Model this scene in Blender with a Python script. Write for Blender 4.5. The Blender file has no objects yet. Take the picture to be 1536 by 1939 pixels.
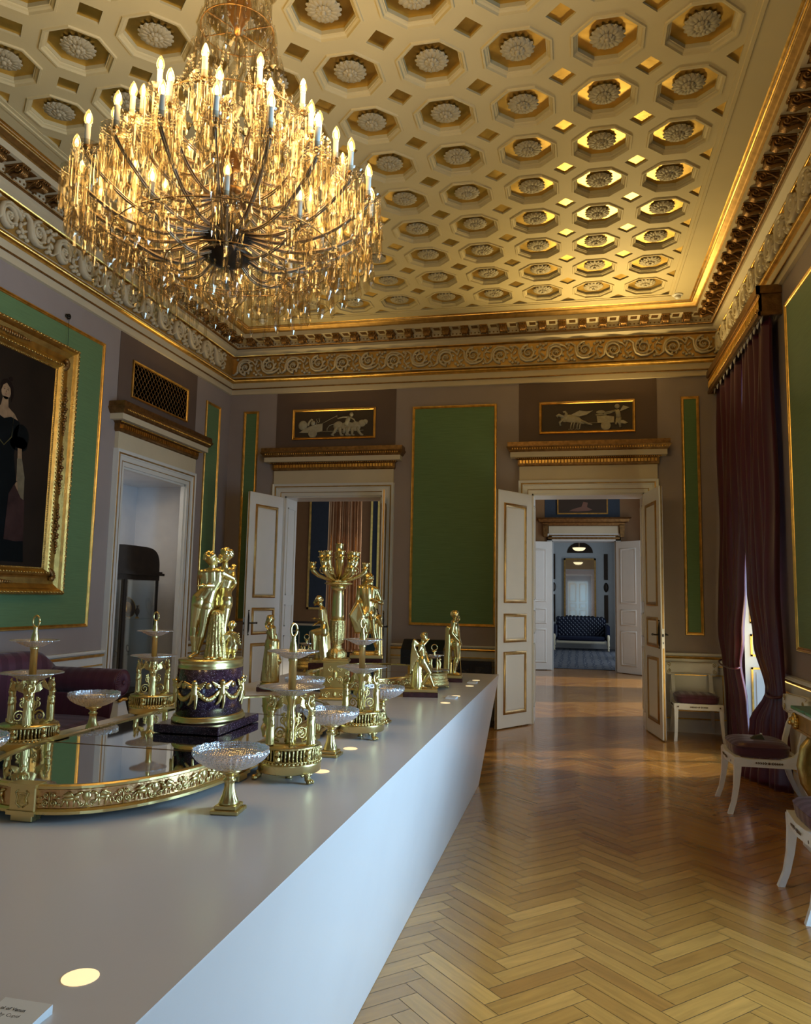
import bpy, math, random
from mathutils import Vector, Matrix, Euler
R=math.radians; PI=math.pi
S=bpy.context.scene; COL=S.collection
rnd=random.Random(7)

# ------------------------------------------------------------ camera
YAW,PITCH,ROLL,FPX=-0.22067,0.11164,0.01964,1442.06
CAMZ=1.55
def cam_axes():
    sy,cy=math.sin(YAW),math.cos(YAW); sp,cp=math.sin(PITCH),math.cos(PITCH)
    f=Vector((sy*cp,cy*cp,sp)); r=Vector((cy,-sy,0)); u=r.cross(f)
    return r*math.cos(ROLL)+u*math.sin(ROLL), -r*math.sin(ROLL)+u*math.cos(ROLL), f
cr,cu,cf=cam_axes()
cam=bpy.data.cameras.new('camera'); camo=bpy.data.objects.new('camera',cam); COL.objects.link(camo)
camo.matrix_world=Matrix(((cr.x,cu.x,-cf.x,0),(cr.y,cu.y,-cf.y,0),(cr.z,cu.z,-cf.z,CAMZ),(0,0,0,1)))
cam.sensor_fit='HORIZONTAL'; cam.sensor_width=36; cam.lens=36*FPX/1536; cam.clip_start=.02; cam.clip_end=200
S.camera=camo

# ------------------------------------------------------------ world, light, exposure
S.view_settings.view_transform='Standard'; S.view_settings.look='None'
S.view_settings.gamma=1; S.view_settings.use_curve_mapping=False
S.view_settings.exposure=-.50
cy_=S.cycles
cy_.use_denoising=True; cy_.max_bounces=10; cy_.diffuse_bounces=4; cy_.glossy_bounces=5
cy_.transmission_bounces=6; cy_.transparent_max_bounces=40; cy_.sample_clamp_indirect=4; cy_.sample_clamp_direct=0
cy_.caustics_reflective=False; cy_.caustics_refractive=False; cy_.use_light_tree=True
W=bpy.data.worlds.new('world'); S.world=W; W.use_nodes=True
wb=W.node_tree.nodes['Background']; wb.inputs[0].default_value=(.52,.74,1,1); wb.inputs[1].default_value=1.5
def area(name,loc,rot,sx,sy,col,power,spread=180):
    l=bpy.data.lights.new(name,'AREA'); l.shape='RECTANGLE'; l.size=sx; l.size_y=sy; l.color=col; l.energy=power
    l.spread=R(spread)
    o=bpy.data.objects.new(name,l); COL.objects.link(o); o.location=loc; o.rotation_euler=rot
    return o
WINS=[(-2.26,2.15),(3.07,1.5),(8.4,1.5),(12.3,1.5),(15.6,1.5),(20.2,1.5),(23.5,1.5)]   # centre Y and width of each window
SKY=(.36,.65,1.0)
for i,(yc,wd) in enumerate(WINS):
    p=(140,255,70,95,95,75,75)[i]
    area('daylight',(2.22,yc,1.45 if i<2 else 2.0),(0,R(88),0),2.6 if i<2 else 3.6,wd,SKY if i<3 else (.68,.83,1.0),p,130 if i<3 else 180)      # sky light through the window
area('ceiling_fill',(2.10,8.0,.9),(0,R(132),0),1.3,1.2,(1,.80,.34),45)      # added warm fill aimed up through the curtain gap to brighten the ceiling

def spotl(name,loc,tgt,cone,col,power,rad):
    l=bpy.data.lights.new(name,'SPOT'); l.spot_size=R(cone); l.spot_blend=.3; l.color=col; l.energy=power; l.shadow_soft_size=rad
    o=bpy.data.objects.new(name,l); COL.objects.link(o); o.location=loc; o.rotation_euler=(Vector(tgt)-Vector(loc)).to_track_quat('-Z','Y').to_euler()
spotl('low_sun',(11.5,10.4,7.6),(1.8,8.0,.9),11,(1,.92,.70),9000,.25)       # a beam of sun through the gap in the curtains
spotl('low_sun',(14.2,17.2,10.4),(1.8,14.0,1.6),26,(1,.92,.72),15000,.25)    # and through the windows of the next room
def uplight(loc,rot,w,power): area('cornice_uplight',loc,rot,w,.03,(1,.74,.30),power,115)
uplight((.45,9.943-.15,3.605),(R(180+42),0,0),1.1,48)      # strip lamps lying on the door cornices
uplight((-3.26,9.943-.15,3.605),(R(180+35),0,0),1.1,9)
area('cornice_uplight',(-4.853+.15,8.07,3.605),(0,R(180+35),0),.03,1.1,(1,.74,.30),6,115)
area('niche_fill',(-5.35,7.9,2.93),(0,0,0),.3,.6,(1,.93,.84),9)      # added fill lamp under the niche ceiling, lifts the dark niche
# ------------------------------------------------------------ materials
def newmat(name):
    m=bpy.data.materials.new(name); m.use_nodes=True; nt=m.node_tree
    return m,nt,nt.nodes['Principled BSDF']
def lk(nt,a,b): nt.links.new(a,b)
def srgb(r,g,b):
    f=lambda c:(c/255/12.92) if c/255<=.04045 else ((c/255+.055)/1.055)**2.4
    return (f(r),f(g),f(b),1)
def mat(name,col,rough=.5,metal=0,var=.0,vscale=8,bump=0,bscale=40,spec=.5,coat=0,stretch=None,rvar=0,col2=None,sheen=0):
    m,nt,b=newmat(name); c=tuple(col[:3])+(1,)
    b.inputs['Roughness'].default_value=rough; b.inputs['Metallic'].default_value=metal
    b.inputs['Specular IOR Level'].default_value=spec; b.inputs['Coat Weight'].default_value=coat
    if sheen: b.inputs['Sheen Weight'].default_value=sheen
    b.inputs['Base Color'].default_value=c
    if var or bump or rvar or col2:
        tc=nt.nodes.new('ShaderNodeTexCoord'); mp=nt.nodes.new('ShaderNodeMapping')
        lk(nt,tc.outputs['Object'],mp.inputs[0])
        if stretch: mp.inputs['Scale'].default_value=stretch
    if var or col2 or rvar:
        n=nt.nodes.new('ShaderNodeTexNoise'); n.inputs['Scale'].default_value=vscale; n.inputs['Detail'].default_value=6
        lk(nt,mp.outputs[0],n.inputs['Vector'])
    if var or col2:
        r=nt.nodes.new('ShaderNodeValToRGB'); r.color_ramp.elements[0].position=.3; r.color_ramp.elements[1].position=.7
        lk(nt,n.outputs['Fac'],r.inputs[0])
        c2=tuple(col2[:3])+(1,) if col2 else tuple(min(1,x*(1+var)) for x in c[:3])+(1,)
        r.color_ramp.elements[0].color=c if col2 else tuple(x*(1-var) for x in c[:3])+(1,); r.color_ramp.elements[1].color=c2
        lk(nt,r.outputs[0],b.inputs['Base Color'])
    if rvar:
        mr=nt.nodes.new('ShaderNodeMapRange'); mr.inputs['To Min'].default_value=max(0,rough-rvar); mr.inputs['To Max'].default_value=rough+rvar
        lk(nt,n.outputs['Fac'],mr.inputs[0]); lk(nt,mr.outputs[0],b.inputs['Roughness'])
    if bump:
        n2=nt.nodes.new('ShaderNodeTexNoise'); n2.inputs['Scale'].default_value=bscale; n2.inputs['Detail'].default_value=4
        lk(nt,mp.outputs[0],n2.inputs['Vector'])
        bp=nt.nodes.new('ShaderNodeBump'); bp.inputs['Strength'].default_value=bump; bp.inputs['Distance'].default_value=.01
        lk(nt,n2.outputs['Fac'],bp.inputs['Height']); lk(nt,bp.outputs[0],b.inputs['Normal'])
    return m
def emis(name,col,st):
    m,nt,b=newmat(name); b.inputs['Base Color'].default_value=(0,0,0,1)
    b.inputs['Emission Color'].default_value=tuple(col[:3])+(1,); b.inputs['Emission Strength'].default_value=st
    return m
def glassy(name,tint,facing=.35,gl=(1,1,1),rough=.03,tr=.9,mx_=.95):
    # thin cut glass: clear, with a fresnel-weighted mirror reflection
    m=bpy.data.materials.new(name); m.use_nodes=True; nt=m.node_tree; nt.nodes.clear()
    out=nt.nodes.new('ShaderNodeOutputMaterial'); mx=nt.nodes.new('ShaderNodeMixShader')
    t=nt.nodes.new('ShaderNodeBsdfTransparent'); t.inputs[0].default_value=tuple(tint)+(1,)
    g=nt.nodes.new('ShaderNodeBsdfGlossy'); g.inputs['Color'].default_value=tuple(gl)+(1,); g.inputs['Roughness'].default_value=rough
    lw=nt.nodes.new('ShaderNodeLayerWeight'); lw.inputs[0].default_value=facing
    mr=nt.nodes.new('ShaderNodeMapRange'); mr.inputs['To Min'].default_value=1-tr; mr.inputs['To Max'].default_value=mx_
    lk(nt,lw.outputs['Facing'],mr.inputs[0]); lk(nt,mr.outputs[0],mx.inputs[0])
    lk(nt,t.outputs[0],mx.inputs[1]); lk(nt,g.outputs[0],mx.inputs[2]); lk(nt,mx.outputs[0],out.inputs[0])
    return m
M={}
M['taupe']=mat('taupe_wall_paint',(.33,.265,.235),.62,var=.04,vscale=3,bump=.05,bscale=120,spec=.3)
M['brown']=mat('brown_field_paint',(.135,.088,.066),.6,var=.05,vscale=3,spec=.3)
M['cream']=mat('cream_plaster',(.62,.51,.33),.55,var=.03,vscale=4,bump=.04,bscale=60,spec=.3)
M['ceil']=mat('ceiling_plaster',(.60,.49,.27),.6,var=.05,vscale=1.7,bump=.05,bscale=50,spec=.25)
M['white']=mat('ivory_door_paint',(.72,.685,.60),.30,var=.02,vscale=5,bump=.02,bscale=30,spec=.5)
M['white2']=mat('chair_white_paint',(.76,.73,.66),.33,var=.03,vscale=20,bump=.03,bscale=60)
M['gilt']=mat('gilt_moulding',(.78,.47,.12),.33,1,var=.22,vscale=14,bump=.15,bscale=60,rvar=.08)
M['leaf']=mat('gold_leaf_ground',(.80,.53,.14),.34,1,var=.16,vscale=7,bump=.08,bscale=30,rvar=.08)
M['ochre']=mat('gilded_frieze_ground',(.62,.38,.11),.5,.75,var=.15,vscale=9,bump=.1,bscale=40)
M['dgilt']=mat('door_gilding',(.42,.25,.08),.42,.9,var=.2,vscale=14,bump=.1,bscale=60)
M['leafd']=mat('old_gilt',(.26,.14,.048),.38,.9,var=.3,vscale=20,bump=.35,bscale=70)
M['ormolu']=mat('ormolu_bronze',(.70,.53,.215),.28,1,var=.03,vscale=9,rvar=.03)
M['ormolu2']=mat('chased_ormolu',(.62,.45,.17),.33,1,var=.2,vscale=60,bump=.6,bscale=110)
M['frame']=mat('picture_frame_gilt',(.52,.34,.10),.36,1,var=.22,vscale=12,bump=.25,bscale=90)
M['black']=mat('black_lacquer',(.006,.007,.008),.25,spec=.5)
M['dark']=mat('dark_bronze_metal',(.035,.022,.013),.35,.6,var=.2,vscale=10)
M['board']=mat('white_laminate',(.63,.555,.49),.24,var=.015,vscale=2,spec=.5,rvar=.03)
M['boardside']=M['board']
M['mirror']=mat('silvered_mirror',(.82,.84,.83),.03,1)
M['iron']=mat('dark_iron',(.03,.025,.02),.4,.8)
M['steel']=mat('steel_plate',(.5,.48,.44),.35,1)
M['plastic']=mat('white_plastic',(.75,.72,.66),.4)
M['marb']=mat('grey_white_marble',(.70,.69,.69),.35,col2=(.86,.84,.81),vscale=2.2)
M['rosette']=mat('rosette_plaster',(.43,.36,.23),.6,var=.08,vscale=20)
M['greenm']=mat('green_marble',(.02,.20,.12),.1,col2=(.06,.36,.24),vscale=9,spec=.6)
M['wood2']=mat('dark_room_wood',(.05,.03,.018),.4)
M['tan']=mat('tan_wall_paint',(.30,.155,.055),.6,var=.05)
M['blue']=mat('blue_wall_cloth',(.035,.05,.072),.7,var=.08,vscale=20)
M['dkgreen']=mat('dark_green_dado',(.012,.04,.028),.5)
M['palewall']=mat('pale_blue_plaster',(.42,.42,.40),.6,var=.03)
M['navy']=mat('navy_leather',(.003,.006,.020),.3)
M['column']=mat('bronzed_column',(.42,.19,.075),.33,.7,var=.15,vscale=5)
M['glass']=glassy('showcase_glass',(.93,.95,.94),.15,tr=.96)
M['wglass']=glassy('window_glass',(.97,.98,1),.1,tr=.97)
def cutglass():
    m=glassy('cut_crystal_bowl',(.90,.87,.86),.5,tr=.74,rough=.10,gl=(1,.97,.94)); nt=m.node_tree
    out=[n for n in nt.nodes if n.type=='OUTPUT_MATERIAL'][0]; mixn=[n for n in nt.nodes if n.type=='MIX_SHADER'][0]
    d=nt.nodes.new('ShaderNodeBsdfDiffuse'); d.inputs[0].default_value=(.80,.76,.76,1)
    tl=nt.nodes.new('ShaderNodeBsdfTranslucent'); tl.inputs[0].default_value=(.80,.76,.76,1)
    a=nt.nodes.new('ShaderNodeMixShader'); a.inputs[0].default_value=.5; lk(nt,d.outputs[0],a.inputs[1]); lk(nt,tl.outputs[0],a.inputs[2])
    tc=nt.nodes.new('ShaderNodeTexCoord'); v=nt.nodes.new('ShaderNodeTexVoronoi'); v.inputs['Scale'].default_value=130; v.inputs['Randomness'].default_value=.15
    lk(nt,tc.outputs['Object'],v.inputs['Vector']); mr=nt.nodes.new('ShaderNodeMapRange'); mr.inputs['From Max'].default_value=.7; mr.inputs['To Min'].default_value=.42; mr.inputs['To Max'].default_value=.10
    lk(nt,v.outputs['Distance'],mr.inputs[0]); b=nt.nodes.new('ShaderNodeMixShader'); lk(nt,mr.outputs[0],b.inputs[0]); lk(nt,mixn.outputs[0],b.inputs[1]); lk(nt,a.outputs[0],b.inputs[2]); lk(nt,b.outputs[0],out.inputs[0])
    bp=nt.nodes.new('ShaderNodeBump'); bp.inputs['Strength'].default_value=.8; bp.inputs['Distance'].default_value=.003; lk(nt,v.outputs['Distance'],bp.inputs['Height'])
    for n in nt.nodes:
        if n.type=='BSDF_GLOSSY': lk(nt,bp.outputs[0],n.inputs['Normal'])
    return m
M['cut']=cutglass()
M['crystal']=glassy('chandelier_crystal',(.945,.915,.85),.30,tr=.93,rough=.07,gl=(.62,.58,.51),mx_=.62)
def bulbglass():
    m=glassy('clear_flame_bulb',(1,.93,.78),.35,tr=.9,mx_=.5,rough=.05); nt=m.node_tree
    out=[n for n in nt.nodes if n.type=='OUTPUT_MATERIAL'][0]; mixn=[n for n in nt.nodes if n.type=='MIX_SHADER'][0]
    e=nt.nodes.new('ShaderNodeEmission'); e.inputs[0].default_value=(1,.52,.13,1); e.inputs[1].default_value=.9
    a=nt.nodes.new('ShaderNodeAddShader'); lk(nt,mixn.outputs[0],a.inputs[0]); lk(nt,e.outputs[0],a.inputs[1]); lk(nt,a.outputs[0],out.inputs[0]); return m
M['bulb']=bulbglass(); M['fil']=emis('glowing_filament',(1,.74,.38),14)
M['spot']=emis('recessed_spot_glow',(1,.72,.38),1.9)
M['wax']=mat('candle_sleeve',(.80,.72,.56),.4)

def silk(name,c,sc=(1,1,1)):
    m,nt,b=newmat(name); b.inputs['Roughness'].default_value=.5; b.inputs['Sheen Weight'].default_value=.15; b.inputs['Specular IOR Level'].default_value=.3
    tc=nt.nodes.new('ShaderNodeTexCoord'); mp=nt.nodes.new('ShaderNodeMapping'); mp.inputs['Scale'].default_value=sc
    n=nt.nodes.new('ShaderNodeTexNoise'); n.inputs['Scale'].default_value=4; n.inputs['Detail'].default_value=8
    lk(nt,tc.outputs['Object'],mp.inputs[0]); lk(nt,mp.outputs[0],n.inputs['Vector'])
    r=nt.nodes.new('ShaderNodeValToRGB'); r.color_ramp.elements[0].position=.25; r.color_ramp.elements[1].position=.75
    r.color_ramp.elements[0].color=tuple(x*.86 for x in c)+(1,); r.color_ramp.elements[1].color=tuple(x*1.14 for x in c)+(1,)
    lk(nt,n.outputs['Fac'],r.inputs[0]); lk(nt,r.outputs[0],b.inputs['Base Color'])
    bp=nt.nodes.new('ShaderNodeBump'); bp.inputs['Strength'].default_value=.12; bp.inputs['Distance'].default_value=.004
    lk(nt,n.outputs['Fac'],bp.inputs['Height']); lk(nt,bp.outputs[0],b.inputs['Normal'])
    return m
M['silk']=silk('green_silk_damask',(.125,.215,.085),(1,1,26))
def striped(name,c1,c2,axis,period,rough=.45):
    m,nt,b=newmat(name); b.inputs['Roughness'].default_value=rough; b.inputs['Sheen Weight'].default_value=.2; b.inputs['Specular IOR Level'].default_value=.35
    tc=nt.nodes.new('ShaderNodeTexCoord'); sx=nt.nodes.new('ShaderNodeSeparateXYZ'); lk(nt,tc.outputs['Object'],sx.inputs[0])
    a=nt.nodes.new('ShaderNodeMath'); a.operation='MULTIPLY'; a.inputs[1].default_value=2*PI/period; lk(nt,sx.outputs[axis],a.inputs[0])
    s=nt.nodes.new('ShaderNodeMath'); s.operation='SINE'; lk(nt,a.outputs[0],s.inputs[0])
    r=nt.nodes.new('ShaderNodeMapRange'); r.inputs['From Min'].default_value=-.15; r.inputs['From Max'].default_value=.15; lk(nt,s.outputs[0],r.inputs[0])
    mx=nt.nodes.new('ShaderNodeMix'); mx.data_type='RGBA'; lk(nt,r.outputs[0],mx.inputs['Factor'])
    mx.inputs['A'].default_value=tuple(c1)+(1,); mx.inputs['B'].default_value=tuple(c2)+(1,)
    lk(nt,mx.outputs['Result'],b.inputs['Base Color'])
    r2=nt.nodes.new('ShaderNodeMapRange'); r2.inputs['To Min'].default_value=rough+.15; r2.inputs['To Max'].default_value=rough-.1
    lk(nt,r.outputs[0],r2.inputs[0]); lk(nt,r2.outputs[0],b.inputs['Roughness'])
    n=nt.nodes.new('ShaderNodeTexNoise'); n.inputs['Scale'].default_value=14; lk(nt,tc.outputs['Object'],n.inputs['Vector'])
    bp=nt.nodes.new('ShaderNodeBump'); bp.inputs['Strength'].default_value=.12; bp.inputs['Distance'].default_value=.01
    lk(nt,n.outputs['Fac'],bp.inputs['Height']); lk(nt,bp.outputs[0],b.inputs['Normal'])
    return m
M['plum']=striped('plum_striped_satin',(.080,.020,.036),(.115,.031,.052),1,.16)
M['plumx']=striped('plum_striped_satin_cushion',(.072,.016,.030),(.079,.018,.034),0,.09)
M['curtain']=mat('plum_silk_curtain',(.075,.010,.026),.34,var=.2,vscale=6,bump=.08,bscale=14,sheen=.08,stretch=(1,1,.15))
def porphyry():
    m,nt,b=newmat('purple_porphyry'); b.inputs['Roughness'].default_value=.12
    tc=nt.nodes.new('ShaderNodeTexCoord'); v=nt.nodes.new('ShaderNodeTexVoronoi'); v.inputs['Scale'].default_value=170
    n=nt.nodes.new('ShaderNodeTexNoise'); n.inputs['Scale'].default_value=60; n.inputs['Detail'].default_value=4
    lk(nt,tc.outputs['Object'],v.inputs['Vector']); lk(nt,tc.outputs['Object'],n.inputs['Vector'])
    lt=nt.nodes.new('ShaderNodeMath'); lt.operation='LESS_THAN'; lt.inputs[1].default_value=.24; lk(nt,v.outputs['Distance'],lt.inputs[0])
    r=nt.nodes.new('ShaderNodeValToRGB'); r.color_ramp.elements[0].position=.35; r.color_ramp.elements[1].position=.75
    r.color_ramp.elements[0].color=(.020,.008,.014,1); r.color_ramp.elements[1].color=(.055,.024,.036,1); lk(nt,n.outputs['Fac'],r.inputs[0])
    mx=nt.nodes.new('ShaderNodeMix'); mx.data_type='RGBA'; lk(nt,lt.outputs[0],mx.inputs['Factor']); lk(nt,r.outputs[0],mx.inputs['A'])
    mx.inputs['B'].default_value=(.22,.15,.17,1); lk(nt,mx.outputs['Result'],b.inputs['Base Color'])
    return m
M['porph']=porphyry()
M['red']=mat('dark_red_marble',(.045,.012,.012),.2,var=.4,vscale=40)
def parquet():
    m,nt,b=newmat('oak_herringbone')
    at=nt.nodes.new('ShaderNodeAttribute'); at.attribute_name='tone'
    uv=nt.nodes.new('ShaderNodeUVMap'); uv.uv_map='grain'
    mp=nt.nodes.new('ShaderNodeMapping'); mp.inputs['Scale'].default_value=(2.2,22,1); lk(nt,uv.outputs[0],mp.inputs[0])
    n=nt.nodes.new('ShaderNodeTexNoise'); n.inputs['Scale'].default_value=1.6; n.inputs['Detail'].default_value=7; n.inputs['Distortion'].default_value=.8; lk(nt,mp.outputs[0],n.inputs['Vector'])
    r=nt.nodes.new('ShaderNodeValToRGB'); e=r.color_ramp.elements
    e[0].position=.0; e[0].color=(.34,.13,.024,1); e[1].position=1; e[1].color=(.58,.265,.056,1)
    x=e.new(.5); x.color=(.45,.195,.037,1)
    lk(nt,at.outputs['Fac'],r.inputs[0])
    mr=nt.nodes.new('ShaderNodeMapRange'); mr.inputs['From Min'].default_value=.3; mr.inputs['From Max'].default_value=.7; mr.inputs['To Min'].default_value=.78; mr.inputs['To Max'].default_value=1.10; lk(nt,n.outputs['Fac'],mr.inputs[0])
    mx=nt.nodes.new('ShaderNodeVectorMath'); mx.operation='SCALE'; lk(nt,r.outputs[0],mx.inputs[0]); lk(nt,mr.outputs[0],mx.inputs['Scale'])
    lk(nt,mx.outputs[0],b.inputs['Base Color'])
    tc=nt.nodes.new('ShaderNodeTexCoord'); n2=nt.nodes.new('ShaderNodeTexNoise'); n2.inputs['Scale'].default_value=5; lk(nt,tc.outputs['Object'],n2.inputs['Vector'])
    ad=nt.nodes.new('ShaderNodeMath'); ad.operation='MULTIPLY_ADD'; ad.inputs[1].default_value=.25; lk(nt,n.outputs['Fac'],ad.inputs[0]); lk(nt,n2.outputs['Fac'],ad.inputs[2])
    bp=nt.nodes.new('ShaderNodeBump'); bp.inputs['Strength'].default_value=.16; bp.inputs['Distance'].default_value=.006; lk(nt,ad.outputs[0],bp.inputs['Height'])
    lk(nt,bp.outputs[0],b.inputs['Normal'])
    b.inputs['Roughness'].default_value=.26; b.inputs['Specular IOR Level'].default_value=.5; b.inputs['Coat Weight'].default_value=.55; b.inputs['Coat Roughness'].default_value=.13; lk(nt,bp.outputs[0],b.inputs['Coat Normal'])
    return m
M['oak']=parquet()

# ------------------------------------------------------------ mesh helpers
class MB:
    def __init__(s): s.v=[]; s.f=[]; s.m=[]; s.sm=[]
    def add(s,vs,fs,mi=0,smooth=False):
        o=len(s.v); s.v+= [tuple(p) for p in vs]
        for f in fs: s.f.append([i+o for i in f]); s.m.append(mi); s.sm.append(smooth)
        return s
    def box(s,a,b,mi=0,c=0.0):
        (x0,y0,z0),(x1,y1,z1)=a,b
        x0,x1=min(x0,x1),max(x0,x1); y0,y1=min(y0,y1),max(y0,y1); z0,z1=min(z0,z1),max(z0,z1)
        s.add([(x0,y0,z0),(x1,y0,z0),(x1,y1,z0),(x0,y1,z0),(x0,y0,z1),(x1,y0,z1),(x1,y1,z1),(x0,y1,z1)],
              [(0,3,2,1),(4,5,6,7),(0,1,5,4),(1,2,6,5),(2,3,7,6),(3,0,4,7)],mi); return s
    def bbox(s,a,b,ch=.004,mi=0):
        # chamfered box: two lofted rings at top and bottom
        (x0,y0,z0),(x1,y1,z1)=a,b; c=min(ch,(x1-x0)/3,(y1-y0)/3,(z1-z0)/3)
        def ring(i,z):
            a0,a1,b0,b1=x0+i,x1-i,y0+i,y1-i
            return [(a0+c,b0,z),(a1-c,b0,z),(a1,b0+c,z),(a1,b1-c,z),(a1-c,b1,z),(a0+c,b1,z),(a0,b1-c,z),(a0,b0+c,z)]
        return s.loft([ring(c,z0),ring(0,z0+c),ring(0,z1-c),ring(c,z1)],mi=mi)
    def loft(s,rings,mi=0,smooth=False,cap=True,closed=True):
        n=len(rings[0]); vs=[p for r in rings for p in r]; fs=[]
        for i in range(len(rings)-1):
            for j in range(n if closed else n-1):
                k=(j+1)%n; fs.append((i*n+j,i*n+k,(i+1)*n+k,(i+1)*n+j))
        if cap and closed:
            fs.append(tuple(range(n))[::-1]); fs.append(tuple(range((len(rings)-1)*n,len(rings)*n)))
        return s.add(vs,fs,mi,smooth)
    def lathe(s,prof,n=24,c=(0,0,0),mi=0,smooth=True,sx=1,sy=1,wob=None,axis='z'):
        rings=[]
        for k,(r,z) in enumerate(prof):
            rg=[]
            for j in range(n):
                a=2*PI*j/n; rr=max(r,1e-4)*(wob(a,k) if wob else 1)
                x,y=rr*math.cos(a)*sx,rr*math.sin(a)*sy
                if axis=='x': rg.append((c[0]+z,c[1]+x,c[2]+y))
                elif axis=='y': rg.append((c[0]+x,c[1]+z,c[2]+y))
                else: rg.append((c[0]+x,c[1]+y,c[2]+z))
            rings.append(rg)
        return s.loft(rings,mi,smooth)
    def tube(s,pts,r,n=8,mi=0,smooth=True,flat=1.0):
        pts=[Vector(p) for p in pts]; m=len(pts); rs=r if isinstance(r,(list,tuple)) else [r]*m
        t0=(pts[1]-pts[0]).normalized(); up=Vector((0,0,1)) if abs(t0.z)<.9 else Vector((0,1,0))
        nrm=t0.cross(up).normalized(); rings=[]
        for i,p in enumerate(pts):
            t=(pts[min(i+1,m-1)]-pts[max(i-1,0)])
            if t.length<1e-9: t=t0
            t=t.normalized(); nrm=(nrm-t*nrm.dot(t))
            nrm=nrm.normalized() if nrm.length>1e-6 else t.orthogonal().normalized()
            bn=t.cross(nrm)
            rings.append([p+(nrm*math.cos(2*PI*j/n)+bn*math.sin(2*PI*j/n)*flat)*rs[i] for j in range(n)])
        return s.loft(rings,mi,smooth)
    def ell(s,c,r,n=12,m=8,mi=0,rot=None):
        if not isinstance(r,(tuple,list)): r=(r,r,r)
        rings=[]
        for i in range(m+1):
            ph=-PI/2+PI*i/m; cc=max(math.cos(ph),.02)
            rg=[]
            for j in range(n):
                a=2*PI*j/n; p=Vector((r[0]*cc*math.cos(a),r[1]*cc*math.sin(a),r[2]*math.sin(ph)))
                if rot: p=rot@p
                rg.append(p+Vector(c))
            rings.append(rg)
        return s.loft(rings,mi,True)
    def prism(s,poly,y0,y1,mi=0,axis='y',smooth=False):
        f={'y':lambda p,t:(p[0],t,p[1]),'x':lambda p,t:(t,p[0],p[1]),'z':lambda p,t:(p[0],p[1],t)}[axis]
        return s.loft([[f(p,y0) for p in poly],[f(p,y1) for p in poly]],mi,smooth)
    def sweep(s,prof,path,mi=0,closed=False,smooth=False,up=(0,0,1)):
        # prof: list of (d,h): d outward (to the right of travel), h along up ; path in 3d with mitred corners
        path=[Vector(p) for p in path]; n=len(path); up=Vector(up); rings=[]
        for i,p in enumerate(path):
            a=(p-path[i-1]).normalized() if (i>0 or closed) else None
            b=(path[(i+1)%n]-p).normalized() if (i<n-1 or closed) else None
            if a is None: a=b
            if b is None: b=a
            na=a.cross(up).normalized(); nb=b.cross(up).normalized(); mt=(na+nb)
            mt=mt/ max(1e-6,mt.dot(na)) if mt.length>1e-6 else na
            rings.append([p+mt*d+up*h for d,h in prof])
        if closed: rings.append(rings[0])
        return s.loft(rings,mi,smooth,cap=not closed)
    def xf(s,mt,start=0):
        s.v[start:]=[tuple(mt@Vector(p)) for p in s.v[start:]]; return s
    def merge(s,o,mt=None,mi=None):
        vs=[tuple(mt@Vector(p)) for p in o.v] if mt else o.v
        k=len(s.v); s.v+=vs; s.f+=[[i+k for i in f] for f in o.f]; s.m+=(o.m if mi is None else [mi]*len(o.f)); s.sm+=o.sm; return s
    def mesh(s,name,mats):
        me=bpy.data.meshes.new(name); me.from_pydata(s.v,[],s.f)
        if not isinstance(mats,(list,tuple)): mats=[mats]
        for m in mats: me.materials.append(M[m] if isinstance(m,str) else m)
        me.polygons.foreach_set('material_index',s.m); me.polygons.foreach_set('use_smooth',s.sm)
        me.update(); return me
    def build(s,name,mats,parent=None,loc=None,rz=0,fixn=True):
        me=s.mesh(name,mats)
        if fixn:
            import bmesh
            b=bmesh.new(); b.from_mesh(me); bmesh.ops.recalc_face_normals(b,faces=b.faces); b.to_mesh(me); b.free()
        return put(name,me,parent,loc,rz)
def put(name,me,parent=None,loc=None,rz=0):
    o=bpy.data.objects.new(name,me); COL.objects.link(o)
    if parent: o.parent=parent
    if loc is not None: o.location=loc
    if rz: o.rotation_euler=(0,0,rz)
    return o
def empty(name,loc=(0,0,0),rz=0,parent=None):
    o=put(name,None,parent,loc,rz); o.empty_display_size=.1; return o
def tag(o,label=None,cat=None,group=None,kind=None):
    if label: o['label']=label
    if cat: o['category']=cat
    if group: o['group']=group
    if kind: o['kind']=kind
    return o
def struct(o): o['kind']='structure'; return o
def kids(o): return [c for c in ALLK.get(o.name,[])]
def copy_tree(o,loc=None,rz=None,label=None,parent=None):
    c=o.copy(); COL.objects.link(c)
    if parent: c.parent=parent
    if loc is not None: c.location=loc
    if rz is not None: c.rotation_euler=(0,0,rz)
    if label: c['label']=label
    for ch in list(o.children): copy_tree(ch,parent=c)
    return c
def Mx(loc=(0,0,0),rz=0,sc=(1,1,1),rx=0,ry=0):
    return Matrix.LocRotScale(Vector(loc),Euler((rx,ry,rz)),Vector(sc) if not isinstance(sc,(int,float)) else Vector((sc,)*3))
def spiral(c,r0,turns,n,a0=0,sgn=1,end=.12,plane='xz',y=0):
    pts=[]
    for i in range(n+1):
        t=i/n; r=r0*(1-t)+r0*end*t; a=a0+sgn*2*PI*turns*t
        pts.append((c[0]+r*math.cos(a),y,c[1]+r*math.sin(a)) if plane=='xz' else (c[0]+r*math.cos(a),c[1]+r*math.sin(a),y))
    return pts
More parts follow.
